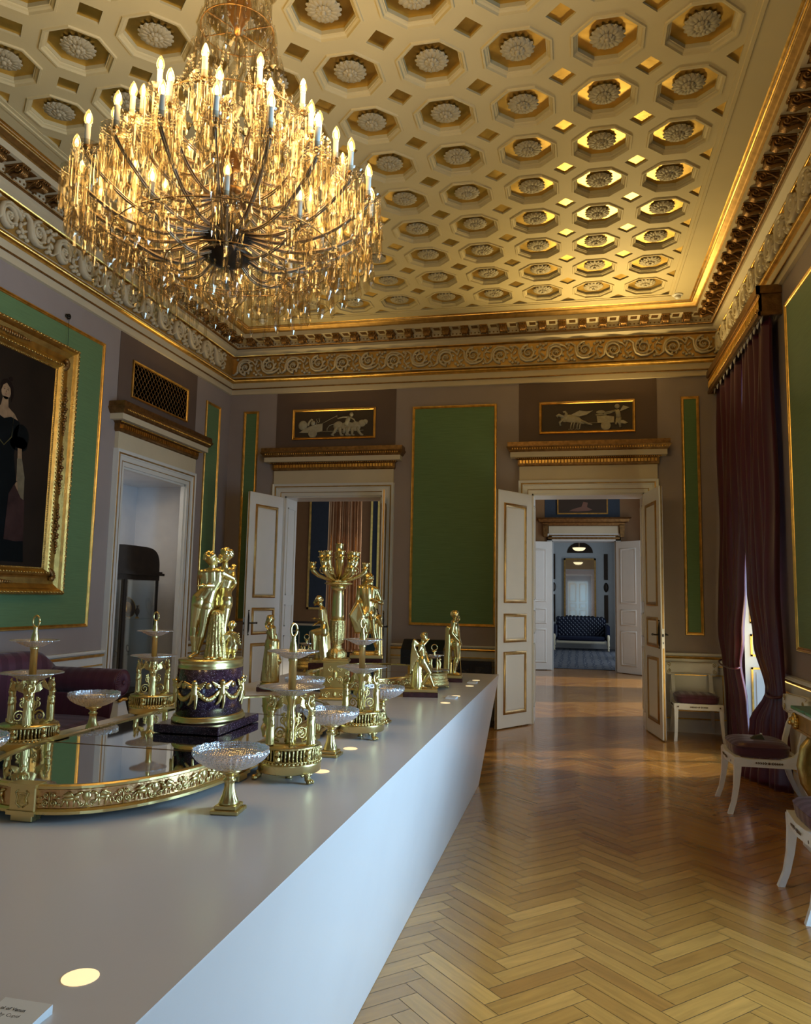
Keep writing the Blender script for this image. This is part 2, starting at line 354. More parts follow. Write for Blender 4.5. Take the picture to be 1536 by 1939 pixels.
def blob(name,parts,voxel,smooth=2,mats='ormolu',extra=None):
    """parts: ('c',p0,p1,r0,r1) tapered capsule, ('e',centre,radii[,rot]) ellipsoid -> one continuous remeshed surface"""
    b=MB()
    for p in parts:
        if p[0]=='c':
            p0,p1=Vector(p[1]),Vector(p[2]); r0,r1=p[3],p[4]; d=(p1-p0)
            if d.length<1e-6: continue
            d.normalize(); pts=[]; rs=[]
            for k in range(4): a=PI/2*(k/4); pts.append(p0-d*r0*math.cos(a)); rs.append(max(r0*math.sin(a),r0*.05))
            for k in range(5): t=k/4; pts.append(p0.lerp(p1,t)); rs.append(r0+(r1-r0)*t)
            for k in range(1,5): a=PI/2*(k/4); pts.append(p1+d*r1*math.sin(a)); rs.append(max(r1*math.cos(a),r1*.05))
            b.tube(pts,rs,16)
        else: b.ell(p[1],p[2],18,12,rot=p[3] if len(p)>3 else None)
    me=b.mesh('tmp','ormolu'); import bmesh
    bb=bmesh.new(); bb.from_mesh(me); bmesh.ops.recalc_face_normals(bb,faces=bb.faces); bb.to_mesh(me); bb.free()
    o=bpy.data.objects.new('tmp',me); COL.objects.link(o)
    r=o.modifiers.new('r','REMESH'); r.mode='VOXEL'; r.voxel_size=voxel; r.use_smooth_shade=True
    sm=o.modifiers.new('s','SMOOTH'); sm.iterations=smooth; sm.factor=.5
    dg=bpy.context.evaluated_depsgraph_get(); dg.update()
    res=bpy.data.meshes.new_from_object(o.evaluated_get(dg)); bpy.data.objects.remove(o); 
    for p in res.polygons: p.use_smooth=True
    res.name=name; res.materials.clear(); res.materials.append(M[mats])
    if extra: # fine bits (fingers, curls) joined onto the body
        me2=extra.mesh('x',mats); bb=bmesh.new(); bb.from_mesh(res); bb.from_mesh(me2); bb.to_mesh(res); bb.free(); bpy.data.meshes.remove(me2)
    return res
# ------------------------------------------------------------ the room
XL,XR,YB,YF=-4.853,1.818,9.943,-3.80
ZW=4.40; ZC=5.253
def wall_holes(name,axis,pos,th,a0,a1,z0,z1,holes,m,parent=None):
    """wall slab: axis 'x' = plane x=pos..pos+th spanning y a0..a1 ; axis 'y' = plane y=pos..pos+th spanning x"""
    us=sorted({a0,a1,*[h[0] for h in holes],*[h[1] for h in holes]}); zs=sorted({z0,z1,*[h[2] for h in holes],*[h[3] for h in holes]})
    b=MB()
    for i in range(len(us)-1):
        zz=None
        for j in range(len(zs)-1):
            cu_,cz_=(us[i]+us[i+1])/2,(zs[j]+zs[j+1])/2
            if any(h[0]<cu_<h[1] and h[2]<cz_<h[3] for h in holes): continue
            A,B=(us[i],zs[j]),(us[i+1],zs[j+1])
            if axis=='x': b.box((pos,A[0],A[1]),(pos+th,B[0],B[1]))
            else: b.box((A[0],pos,A[1]),(B[0],pos+th,B[1]))
    return struct(b.build(name,m,parent,fixn=False))
DH=2.92                      # door opening height
D1,D2,D3=-3.26,.152,8.07     # door centres: back left, back right (x), left wall (y)
hw=.70
winh=[(yc-w/2,yc+w/2,.02,3.95) for yc,w in WINS]
wall_holes('wall_back','y',YB,.42,XL-.3,XR+.45,0,ZC+.15,[(D1-hw,D1+hw,0,DH),(D2-hw,D2+hw,0,DH)],'taupe')
wall_holes('wall_left','x',XL-.05,.05,YF-.3,YB,0,ZC+.15,[(D3-hw,D3+hw,0,DH)],'taupe')
wr=wall_holes('wall_right','x',XR,.45,YF-.3,27.5,0,ZC+.15,winh,'taupe')
wall_holes('wall_front','y',YF-.3,.3,XL,XR,0,ZC+.15,[(D1-hw,D1+hw,0,DH),(D2-hw,D2+hw,0,DH)],'taupe')
for x in (D1,D2): # closed doors in the wall behind the camera
    pass

# floor: oak herringbone, every board its own face, running through all three rooms
def build_floor():
    import bmesh
    L=.467; w=.0868; P=L/math.sqrt(2); T=w*math.sqrt(2)
    bm=bmesh.new(); uvl=bm.loops.layers.uv.new('grain'); tl=bm.faces.layers.float.new('tone')
    q=random.Random(3); g=.0013
    x0c=-.65+P/2
    for k in range(-20,9):
        xc=x0c+k*P; s=1 if k%2 else -1
        for j in range(int(-4/T),int(27.4/T)):
            yc=j*T+(T/2 if k%2 else 0)
            if yc<10.3 and (xc<-5.0 or xc>2.0): continue
            if xc<-5.9 and yc>17.6: continue
            if yc>10 and xc<-3.2+(-.28*(yc-10)) - 2.2: pass
            d=Vector((1,s,0)).normalized(); n=Vector((-s,1,0)).normalized(); c=Vector((xc,yc,0))
            vs=[bm.verts.new(c+d*(a*(L/2-g))+n*(bb*(w/2-g))) for a,bb in ((-1,-1),(1,-1),(1,1),(-1,1))]
            f=bm.faces.new(vs)
            t=q.gauss(.5,.2); f[tl]=min(1,max(0,t)); ou=q.random()*50; ov=q.random()*50
            for lp,(a,bb) in zip(f.loops,((0,0),(L,0),(L,w),(0,w))): lp[uvl].uv=(a+ou,bb+ov)
    # dark joints: sub-floor just beneath
    vs=[bm.verts.new(p) for p in ((-7.8,-4.2,-.0015),(2.3,-4.2,-.0015),(2.3,27.4,-.0015),(-7.8,27.4,-.0015))]
    f=bm.faces.new(vs); f[tl]=0; f.material_index=1
    me=bpy.data.meshes.new('floor'); 
    bm.to_mesh(me); bm.free(); me.materials.append(M['oak']); me.materials.append(M['wood2'])
    for p in me.polygons: pass
    return struct(put('floor',me))
build_floor()

# ceiling: octagonal coffers between small diamond coffers
PIT=.59438; CX0,CY0=.8196,9.0116; NX,NY=9,21
def build_ceiling():
    b=MB(); h=PIT/2; z=ZC
    c8=.235*math.tan(PI/8)
    def octo(cx,cy,r,zz):
        t=r*math.tan(PI/8); return [(cx+a,cy+bb,zz) for a,bb in ((r,-t),(r,t),(t,r),(-t,r),(-r,t),(-r,-t),(-t,-r),(t,-r))]
    q=.098  # diamond half diagonal
    for i in range(NX):
        for j in range(NY):
            cx,cy=CX0-i*PIT,CY0-j*PIT; s=len(b.v)
            sq=[(cx+a,cy+bb,z) for a,bb in ((h,-h+q),(h,h-q),(h-q,h),(-h+q,h),(-h,h-q),(-h,-h+q),(-h+q,-h),(h-q,-h))]
            rings=[sq,octo(cx,cy,.240,z),octo(cx,cy,.236,z-.012),octo(cx,cy,.222,z-.012),octo(cx,cy,.216,z+.004),octo(cx,cy,.203,z+.010),octo(cx,cy,.198,z+.018),octo(cx,cy,.192,z+.018),octo(cx,cy,.190,z+.045)]
            b.loft(rings,0,cap=False)
            b.add(octo(cx,cy,.190,z+.045),[tuple(range(8))],1)
            # quarter diamonds at the four corners
            for a,bb in ((1,1),(-1,1),(-1,-1),(1,-1)):
                X,Y=cx+a*h,cy+bb*h
                p=[(X,Y),(X-a*q,Y),(X,Y-bb*q)]
                b.add([(x,y,z+.016) for x,y in p],[(0,1,2)],1)
                b.add([(p[1][0],p[1][1],z),(p[2][0],p[2][1],z),(p[2][0],p[2][1],z+.016),(p[1][0],p[1][1],z+.016)],[(0,1,2,3)],0)
    x0,x1=CX0-(NX-.5)*PIT,CX0+.5*PIT; y0,y1=CY0-(NY-.5)*PIT,CY0+.5*PIT
    # plain border band, a fine step round the coffered field
    def rect(a,zz): return [(x0-a,y0-a,zz),(x1+a,y0-a,zz),(x1+a,y1+a,zz),(x0-a,y1+a,zz)]
    b.loft([rect(0,z+.032),rect(0,z-.006),rect(.03,z-.006),rect(.034,z-.016),rect(.060,z-.016),rect(.066,z-.006),rect(.25,z-.006)],0,cap=False)
    b.loft([rect(.25,z-.006),[(XL-.1,YF-.1,z-.006),(XR+.1,YF-.1,z-.006),(XR+.1,YB+.1,z-.006),(XL-.1,YB+.1,z-.006)]],0,cap=False)
    b.box((XL-.3,YF-.3,z+.10),(XR+.45,YB+.42,z+.16))
    me=b.mesh('ceiling',['ceil','leaf'])
    import bmesh
    bb_=bmesh.new(); bb_.from_mesh(me); bmesh.ops.remove_doubles(bb_,verts=bb_.verts,dist=.0002); bb_.to_mesh(me); bb_.free()
    c=struct(put('ceiling',me))
    # rosette: petals in two rows round a button
    r=MB()
    def petal(a,r0,r1,wd,z0,th):
        pts=[]
        for k in range(5):
            t=k/4; rr=r0+(r1-r0)*t; ww=wd*(.35,.8,1,.85,.3)[k]; zz=z0-th*(.2,.8,1,.75,.2)[k]
            pts.append([(rr,-ww,z0+.004),(rr,-ww*.55,zz),(rr,0,zz+th*.35),(rr,ww*.55,zz),(rr,ww,z0+.004)])
        s=len(r.v); r.loft([[Vector(p) for p in q] for q in pts],0,True,cap=False,closed=False); r.xf(Matrix.Rotation(a,4,'Z'),s)
    for k in range(16): petal(2*PI*k/16,.035,.118,.021,-.012,.016)
    for k in range(16): petal(2*PI*(k+.5)/16,.04,.104,.017,-.020,.012)
    for k in range(10): petal(2*PI*k/10,.012,.052,.013,-.030,.012)
    r.lathe([(.0,-.052),(.010,-.052),(.016,-.046),(.016,-.036),(.024,-.034),(.028,-.028),(.028,0)],14)
    r.lathe([(.03,-.03),(.05,-.02),(.105,-.008),(.105,.0),(.0,.0)],20)
    me=r.mesh('rosette',['rosette'])
    n=0
    for j in range(12):
        for i in range(NX):
            if n>=100: break
            cx,cy=CX0-i*PIT,CY0-j*PIT
            o=put('rosette',me,c,(cx,cy,ZC+.043)); o.rotation_euler=(0,0,.3*((i*7+j*3)%5)); n+=1
build_ceiling()

# cornice profile (distance from wall, height)
COR=[(0,4.395),(.032,4.40),(.032,4.47),(.045,4.478),(.045,4.565)]
def ringpath(d,z,e=0): return [(XL+d,YF+d,z),(XL+d,YB-d,z),(XR-d,YB-d,z),(XR-d,YF+d,z)]
def corn(name,prof,m,smooth=False,parent=None):
    # closed loop sweep round the room, profile given in (inward distance, z)
    b=MB(); rings=[]
    for cx,cy,sx,sy in ((XL,YF,1,1),(XL,YB,1,-1),(XR,YB,-1,-1),(XR,YF,-1,1)):
        rings.append([(cx+sx*d,cy+sy*d,z) for d,z in prof])
    rings.append(rings[0]); b.loft(rings,0,smooth,cap=False,closed=False)
    o=b.build(name,m,parent); return o
t1=struct(corn('trim_1',COR+[(.03,4.64),(.03,4.94),(.06,4.96),(.10,4.985),(.12,5.0),(.12,5.04),(.15,5.055),(.15,5.125),(.335,5.125),(.335,5.185),(.35,5.19),(.42,5.24),(.435,5.249)],'cream'))
def torus(d,z,r,k=8): return [(d+r*math.cos(-PI/2+PI*i/k),z+r*math.sin(-PI/2+PI*i/k)) for i in range(k+1)]
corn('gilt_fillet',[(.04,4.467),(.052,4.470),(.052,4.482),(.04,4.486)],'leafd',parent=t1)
corn('gilt_moulding',[(.045,4.56),(.062,4.563),(.085,4.575),(.092,4.592),(.085,4.608),(.06,4.618),(.055,4.63),(.03,4.642)],'gilt',True,t1)
corn('gilt_moulding',[(.03,4.936),(.055,4.940),(.066,4.952),(.062,4.966),(.075,4.97),(.10,4.988)],'gilt',True,t1)
corn('gilt_moulding',[(.118,5.034),(.138,5.036),(.148,5.046),(.150,5.058),(.14,5.066)],'leafd',True,t1)
corn('gilt_moulding',[(.335,5.183),(.352,5.186),(.365,5.20),(.395,5.212),(.402,5.228)],'dgilt',True,t1)
corn('gilt_fillet',[(.402,5.226),(.412,5.229),(.415,5.238),(.43,5.240),(.442,5.249)],'gilt',False,t1)
def beads(b,p0,p1,step,r,n=6):
    p0,p1=Vector(p0),Vector(p1); k=int((p1-p0).length/step)
    for i in range(k+1): b.ell(p0.lerp(p1,(i+.5)/(k+1)),r,n,4)
b=MB()
beads(b,(XL+.15,YB-.152,5.078),(XR-.15,YB-.152,5.078),.05,.011); beads(b,(XL+.152,2,5.078),(XL+.152,YB-.15,5.078),.05,.011); beads(b,(XR-.152,4,5.078),(XR-.152,YB-.15,5.078),.05,.011)
b.build('beading','leafd',t1)
# acanthus scroll relief
def scroll_unit():
    b=MB()
    for k,sg in ((0,1),(1,-1)):
        cx=.0+k*.1825*2*.5*2*.5; cx=k*.3650
        u=MB()
        c=(cx,0)
        u.tube(spiral((cx,-.008*sg),.108,1.9,34,PI*.5*sg+PI,sgn=-sg,y=-.016),[.021*(1-.5*i/34) for i in range(35)],6,flat=.8)
        # outer stem sweeping from the previous scroll
        u.tube([(cx-.22,-.012,-.10*sg),(cx-.17,-.015,-.11*sg),(cx-.12,-.016,-.07*sg),(cx-.115,-.016,0),(cx-.09,-.016,.07*sg),(cx-.03,-.016,.105*sg),(cx+.05,-.015,.10*sg),(cx+.11,-.014,.07*sg),(cx+.15,-.012,.02*sg)],[.008,.014,.019,.021,.022,.021,.019,.015,.008],6,flat=.8)
        for q in range(9): # leaflets round the spiral
            a=q*2*PI/9+.3; u.ell((cx+.088*math.cos(a),-.013,.088*math.sin(a)),(.030,.012,.016),8,5,rot=Matrix.Rotation(-a+.6*sg,3,'Y'))
        for q in range(6):
            a=q*2*PI/6; u.ell((cx+.026*math.cos(a),-.018,.026*math.sin(a)),(.014,.012,.008),6,4,rot=Matrix.Rotation(-a,3,'Y'))
        u.ell((cx,-.02,0),(.013,.014,.013),8,5)
        for dx,dz in ((.135,.105),(.165,.085),(.16,-.115),(.20,-.10),(-.13,.118),(.125,-.09)):
            u.ell((cx+dx,-.01,dz*sg),(.022,.014,.020),8,5)
        for dx,dz,an in ((.19,.02,.8),(.155,.05,1.1),(.20,-.05,.4),(.17,-.06,2.1),(.145,-.02,1.6)):
            u.ell((cx+dx,-.01,dz*sg),(.036,.012,.014),8,5,rot=Matrix.Rotation(-an*sg,3,'Y'))
        b.merge(u)
    return b
SU=scroll_unit()
def frieze(mt,n): 
    b=MB()
    for i in range(n): b.merge(SU,mt@Mx((i*.730,0,0),0,(1,1.9,1)))
    return b
zf=4.790
for nm,mt,n in (('back',Mx((XL+.24,YB-.03,zf)),9),('left',Mx((XL+.03,YB-.17-16*.365+.0,zf),R(90)),8),('right',Mx((XR-.03,YB-.20,zf),R(-90)),9)):
    bb_=frieze(mt,n)
    o=bb_.build('frieze_relief','cream',t1)
    # gilded ground panel behind the relief
corn('frieze_ground',[(.032,4.655),(.033,4.93)],'ochre',parent=t1)
# modillions
def modillion():
    b=MB()
    b.bbox((-.052,-.185,-.018),(.052,0,0),.004)
    b.bbox((-.040,-.172,-.055),(.040,0,-.016),.006)
    for sx in (-1,1):
        b.tube([(sx*.042,y,z) for _,(y,z) in enumerate([(p[0],p[2]) for p in spiral((-.135,-.045),.034,1.5,18,PI/2,-1)])],[.011*(1-.4*i/18) for i in range(19)],6)
        b.tube([(sx*.042,-.13,-.012),(sx*.042,-.07,-.03),(sx*.042,-.03,-.06),(sx*.042,-.005,-.07)],.009,6)
    for k in range(5):
        x=-.03+.015*k
        b.tube([(x,-.168,-.03),(x,-.165,-.075),(x*.8,-.13,-.092),(x*.6,-.08,-.072),(x*.4,-.02,-.070)],[.006,.011,.012,.009,.005],6)
    for k in range(4): b.ell((-.036+.024*k,-.178,-.024),(.009,.008,.009),6,4)
    return b.mesh('modillion','leafd')
mm=modillion(); zc=5.125
nb=25; 
def modrow(k0,fn):
    for i in k0: fn(i)
sp=.2535
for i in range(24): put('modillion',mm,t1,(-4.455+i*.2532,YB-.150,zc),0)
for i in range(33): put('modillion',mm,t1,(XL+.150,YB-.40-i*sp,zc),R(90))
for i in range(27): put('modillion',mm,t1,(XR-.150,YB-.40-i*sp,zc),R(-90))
# little sunk panels between modillions are part of the soffit
b=MB()
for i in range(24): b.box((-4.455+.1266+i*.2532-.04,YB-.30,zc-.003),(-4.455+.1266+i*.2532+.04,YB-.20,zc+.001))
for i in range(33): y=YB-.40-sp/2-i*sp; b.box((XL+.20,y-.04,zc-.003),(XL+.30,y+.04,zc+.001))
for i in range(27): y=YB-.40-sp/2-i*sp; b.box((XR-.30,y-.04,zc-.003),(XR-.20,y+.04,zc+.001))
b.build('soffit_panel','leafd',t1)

# dado: chair rail, white panelling, baseboard. runs = list of (axis,a0,a1)
def dado(n,side,runs):
    ax={'back':'y','left':'x','right':'x'}[side]
    rail=MB(); gold=MB(); base=MB(); pan=MB()
    def seg(bm,a0,a1,prof):
        if side=='back': pts=[[(a,YB-d,z) for d,z in prof] for a in (a0,a1)]
        elif side=='left': pts=[[(XL+d,a,z) for d,z in prof] for a in (a0,a1)]
        else: pts=[[(XR-d,a,z) for d,z in prof] for a in (a0,a1)]
        bm.loft(pts)
    def bx(bm,a0,a1,d0,d1,z0,z1):
        if side=='back': bm.box((a0,YB-d1,z0),(a1,YB-d0,z1))
        elif side=='left': bm.box((XL+d0,a0,z0),(XL+d1,a1,z1))
        else: bm.box((XR-d1,a0,z0),(XR-d0,a1,z1))
    for a0,a1 in runs:
        bx(pan,a0,a1,0,.012,.15,.90)
        seg(rail,a0,a1,[(0,.945),(.05,.945),(.055,.935),(.05,.918),(.03,.905),(.022,.86),(.022,.78),(.03,.775),(.03,.755),(.012,.745),(0,.745)])
        seg(gold,a0,a1,[(.02,.905),(.042,.903),(.046,.892),(.036,.880),(.022,.872)])
        seg(gold,a0,a1,[(.02,.800),(.030,.797),(.030,.785),(.02,.782)])
        seg(base,a0,a1,[(0,.16),(.018,.16),(.030,.145),(.030,.0),(0,0)])
        seg(gold,a0,a1,[(.015,.172),(.024,.170),(.028,.160),(.02,.155)])
        # raised panels with gilt line
        k=max(1,round((a1-a0)/1.1)); wd=(a1-a0)/k
        for i in range(k):
            p0,p1=a0+i*wd+.09,a0+(i+1)*wd-.09
            if p1-p0<.1: continue
            for (q0,q1,z0,z1) in ((p0,p1,.25,.262),(p0,p1,.678,.69),(p0,p0+.012,.25,.69),(p1-.012,p1,.25,.69)): bx(gold,q0,q1,.010,.019,z0,z1)
    t=struct(rail.build('trim_%d'%n,'white')); struct(base.build('baseboard_'+side,'white')); 
    pan.build('dado_panel','white',t); gold.build('gilt_fillet','gilt',t)
dado(2,'back',[(XL,D1-.87),(D1+.87,D2-.89),(D2+.89,XR)])
dado(3,'left',[(YF,D3-.87),(D3+.87,YB)])
dado(4,'right',[(YF,-3.45),(-1.05,2.2),(3.94,7.5),(9.3,YB)])

# ------------------------------------------------------------ door cases
def doorcase(n,loc,rz,th=.42,leaves=(),depth=True):
    root=struct(empty('door_%d'%n,loc,rz)); a=.70; o=.87
    b=MB(); g=MB()
    def arch(bm,prof): # prof: (distance outward from opening, projection)
        rings=[[(-a-d,-p,0) for d,p in prof],[(-a-d,-p,DH+d) for d,p in prof],[(a+d,-p,DH+d) for d,p in prof],[(a+d,-p,0) for d,p in prof]]
        bm.loft(rings)
    arch(b,[(-.0,-.02),(-.0,.028),(.045,.030),(.050,.036),(.100,.040),(.107,.048),(.150,.052),(.170,.060),(.172,.0),(.17,-.01)])
    arch(g,[(.046,.028),(.047,.038),(.054,.040),(.056,.034)]); arch(g,[(.118,.046),(.122,.056),(.134,.058),(.138,.050)])
    b.build('casing','white',root); g.build('gilt_fillet','dgilt',root)
    # jamb lining with panels
    j=MB(); j.box((-a,0,0),(-a+.022,th,DH)); j.box((a-.022,0,0),(a,th,DH)); j.box((-a,0,DH-.022),(a,th,DH))
    for s in (-1,1) if th>.2 else ():
        x0=s*(a-.022)
        for z0,z1 in ((.2,1.0),(1.12,1.42),(1.55,DH-.15)):
            for q in ((.07,.085,z0,z1),(th-.085,th-.07,z0,z1),(.07,th-.07,z0,z0+.015),(.07,th-.07,z1-.015,z1)):
                j.box((x0-s*.008,q[0],q[2]),(x0,q[1],q[3]))
    j.build('jamb_lining','white',root)
    fz=MB(); fz.box((-o+.01,-.045,DH+.17),(o-.01,0,3.29)); fz.build('overdoor_board','cream',root)
    c=MB(); d=MB(); e=MB()
    def cp(bm,prof,w=o-.01): # return-mitred cornice: prof (proj,z)
        bm.loft([[(-w-p+.045,0,z) for p,z in prof],[(-w-p+.045,-p,z) for p,z in prof],[(w+p-.045,-p,z) for p,z in prof],[(w+p-.045,0,z) for p,z in prof]],cap=False,closed=False)
    cp(d,[(.0,3.275),(.05,3.275),(.062,3.285),(.066,3.30),(.066,3.36),(.08,3.375),(.10,3.39),(.0,3.39)])
    cp(c,[(.0,3.385),(.155,3.385),(.155,3.445),(.16,3.45),(.0,3.45)])
    cp(d,[(.0,3.448),(.158,3.448),(.175,3.462),(.180,3.475),(.198,3.50),(.205,3.515),(.190,3.520),(.190,3.575),(.0,3.578)])
    c.build('corona','cream',root); d.build('gilt_moulding','leafd',root)
    for i in range(42): x=-o+.03+i*(2*o-.06)/41; e.box((x-.0125,-.088,3.312),(x+.0125,-.06,3.352))
    for i in range(60): x=-o-.07+i*(2*o+.14)/59; e.ell((x,-.195,3.485),(.011,.010,.012),6,4)
    for i in range(70): x=-o-.03+i*(2*o+.06)/69; e.ell((x,-.10,3.375),(.007,.01,.009),5,4)
    e.build('dentils','gilt',root)
    f=MB(); f.box((-o,-.006,3.578),(o,0,4.398)); f.build('painted_field','brown',root)
    for (hx,ang,wd,hnd) in leaves: leaf(root,hx,ang,wd,hnd)
    return root
def leaf(root,hx,ang,wd,hnd,h=2.885,gm='dgilt',y0=-.055,mw='white'):
    L=empty('door_leaf',(hx,y0,.012),ang,root); t=.042
    b=MB(); b.bbox((0,-t/2,0),(wd,t/2,h),.004); b.build('slab',mw,L)
    for z0,z1 in ((.16,.90),(1.02,1.36),(1.50,h-.16)):
        for s in (-1,1):
            g=MB(); y=s*t/2
            fr=[(-.006,.0),(.0,.012),(.016,.017),(.032,.009),(.038,.0)]
            rings=[]
            for (cx,cz,ux,uz) in ((.12,z0,1,1),(wd-.12,z0,-1,1),(wd-.12,z1,-1,-1),(.12,z1,1,-1)):
                rings.append([(cx+ux*d,y+s*p-s*.001,cz+uz*d) for d,p in fr])
            rings.append(rings[0]); g.loft(rings,cap=False,closed=False,smooth=True); g.build('panel_moulding',gm,L)
            pm=MB(); pr=[(.034,0),(.05,.005)]
            rings=[[(cx+ux*d,y+s*p-s*.0006,cz+uz*d) for d,p in pr for cx,cz,ux,uz in ((.12,z0,1,1),)]]
            a=[(.155,z0+.035),(wd-.155,z0+.035),(wd-.155,z1-.035),(.155,z1-.035)]; a2=[(.175,z0+.055),(wd-.175,z0+.055),(wd-.175,z1-.055),(.175,z1-.055)]
            pm.loft([[(x,y,z) for x,z in a],[(x,y+s*.007,z) for x,z in a2]],cap=True); pm.build('raised_panel',mw,L)
    g=MB()
    g.box((wd-.002,-.004,0),(wd+.004,.014,h)); g.build('gilt_edge',gm,L)
    if hnd:
        for s in (-1,1):
            k=MB(); y=s*t/2
            k.tube([(wd-.055,y+s*.005,1.03),(wd-.055,y+s*.008,1.08),(wd-.055,y+s*.008,1.25),(wd-.055,y+s*.005,1.32)],[.004,.011,.011,.004],8)
            k.ell((wd-.055,y+s*.008,1.02),.009,8,6); k.ell((wd-.055,y+s*.008,1.33),.009,8,6)
            k.tube([(wd-.055,y,1.17),(wd-.055,y+s*.04,1.17),(wd-.075,y+s*.055,1.17),(wd-.15,y+s*.055,1.17)],[.009,.008,.008,.011],8); k.ell((wd-.155,y+s*.055,1.17),.014,8,6)
            k.build('door_handle','iron',L)
        l=MB(); l.box((wd-.001,-.016,1.02),(wd+.0055,.012,1.24)); l.build('lock_plate','steel',L)
        l=MB(); l.box((wd+.005,-.008,1.15),(wd+.013,.008,1.18)); l.box((wd+.005,-.005,1.07),(wd+.007,.005,1.09)); l.build('latch','iron',L)
    return L
# leaf x axis points from hinge to free edge ; hinge x in door coordinates
def ang(dx,dy): return math.atan2(dy,dx)
doorcase(1,(D1,YB,0),0,leaves=[(-.715,ang(-.20,-.66),.69,True),(.745,ang(.16,-.67),.69,True)])
doorcase(2,(D2,YB,0),0,leaves=[(-.715,ang(-.36,-.56),.69,False),(.70,ang(.115,-.72),.72,True)])
doorcase(3,(XL,D3,0),R(90),th=.05)
# closed doors behind the camera
for k,x in ((4,D1),(5,D2)):
    r=struct(empty('door_%d'%k,(x,YF,0))); b=MB(); b.box((-.70,-.04,0),(.70,0,DH)); b.build('door_leaf','white',r)
    b=MB()
    for s in (-1,1):
        for z0,z1 in ((.16,.9),(1.02,1.36),(1.5,2.75)):
            for q in ((s*.12,s*.145,z0,z1),(s*.58,s*.555,z0,z1),(s*.12,s*.58,z0,z0+.025),(s*.12,s*.58,z1-.025,z1)): b.box((q[0],0,q[2]),(q[1],.012,q[3]))
    b.build('panel_moulding','gilt',r)

# ------------------------------------------------------------ windows in the right wall
for i,(yc,wd) in enumerate(WINS[:3]):
    r=struct(empty('window_%d'%(i+1),(XR,yc,0)))
    f=MB(); X=.40; h=3.95
    for y in (-wd/2,wd/2-.06): f.box((X,y,.02),(X+.05,y+.06,h))
    for z in (.02,h-.08,2.72): f.box((X,-wd/2,z),(X+.05,wd/2,z+.07))
    n=4 if wd>2 else 2
    for k in range(1,n): y=-wd/2+wd*k/n; f.box((X+.003,y-.035,.02),(X+.047,y+.035,h))
    for k in range(n):
        y0=-wd/2+wd*k/n
        for z in (.62,1.32,2.02): f.box((X+.01,y0,z),(X+.04,y0+wd/n,z+.025))
    f.build('window_frame','white',r)
    p=MB(); p.box((X+.022,-wd/2+.02,.05),(X+.026,wd/2-.02,h-.05)); p.build('pane','wglass',r)
    s=MB(); g=MB()   # panelled reveals
    for sg in (-1,1):
        y=sg*wd/2; s.box((.0,y-sg*.02,.02),(X,y,h))
        for z0,z1 in ((.12,.86),(.98,1.22),(1.34,2.55),(2.67,3.8)):
            yy=y-sg*.02
            for q in ((.06,.08,z0,z1),(X-.08,X-.06,z0,z1),(.06,X-.06,z0,z0+.02),(.06,X-.06,z1-.02,z1)): g.box((q[0],yy-sg*.009,q[2]),(q[1],yy,q[3]))
            s.box((.11,yy-sg*.006,z0+.05),(X-.11,yy,z1-.05))
    s.box((0,-wd/2,h-.02),(X,wd/2,h)); s.box((0,-wd/2,.0),(X,wd/2,.03))
    s.build('panelled_reveal','white',r); g.build('gilt_fillet','gilt',r)

# ------------------------------------------------------------ niche behind door_3
b=MB(); xn=-5.85; y0,y1=7.05,9.28
b.box((xn-.1,y0-.1,0),(xn,y1+.1,3.1)); b.box((xn,y1,0),(XL-.05,y1+.1,3.1)); b.box((xn,y0-.1,0),(XL-.05,y0,3.1)); b.box((xn,y0,2.97),(XL-.05,y1,3.1)); b.box((xn,y0,-.02),(XL-.05,y1,.003))
b.build('wall_niche','marb')['kind']='structure'

# ------------------------------------------------------------ the second and third rooms seen through the doors
Y2=17.63
def room_wall(name,m,a,bb): 
    b=MB(); b.box(a,bb); return struct(b.build(name,m))
c2=.18
wall_holes('wall_second','y',Y2,.35,-7.6,XR,0,4.9,[(c2-.70,c2+.70,0,2.9)],'tan')
room_wall('wall_second_left','tan',(-7.7,YB+.42,0),(-7.6,Y2,4.9)); 
room_wall('ceiling_second','cream',(-7.7,YB+.42,4.9),(XR,Y2,5.0))
b=MB()
for x0,x1 in ((-7.5,-.85),(1.2,XR)): b.box((x0,Y2-.02,.16),(x1,Y2,.86))
d=struct(b.build('trim_5','dkgreen')); b=MB(); w_=MB()
for x0,x1 in ((-7.5,-.85),(1.2,XR)):
    b.box((x0,Y2-.05,.88),(x1,Y2,.93),1); w_.box((x0,Y2-.045,.83),(x1,Y2,.88))
    k=max(1,int((x1-x0)/1.1)); wd=(x1-x0)/k
    for i in range(k):
        p0,p1=x0+i*wd+.12,x0+(i+1)*wd-.12
        for q in ((p0,p1,.25,.27),(p0,p1,.68,.70),(p0,p0+.02,.25,.70),(p1-.02,p1,.25,.70)): w_.box((q[0],Y2-.035,q[2]),(q[1],Y2-.02,q[3]))
b.build('rail_top',['wood2','wood2'],d); w_.build('dado_fillet','cream',d)
def plain_panel(x0,x1,z0,z1,label):
    r=empty('wall_panel',((x0+x1)/2,Y2,z0)); w=(x1-x0)/2; tag(r,label,'wall panel')
    b=MB(); b.box((-w,-.012,0),(w,0,z1-z0)); b.build('cloth','blue',r)
    b=MB()
    for q in ((-w,-w+.05,0,z1-z0),(w-.05,w,0,z1-z0),(-w,w,0,.05),(-w,w,z1-z0-.05,z1-z0)): b.box((q[0],-.03,q[2]),(q[1],-.005,q[3]))
    b.build('frame','gilt',r)
plain_panel(-6.36,-5.30,1.22,4.5,'dark blue cloth panel seen through the left doorway, left of the fluted column')
plain_panel(-4.80,-4.58,1.22,4.5,'narrow dark blue cloth panel seen through the left doorway at the right of the column')
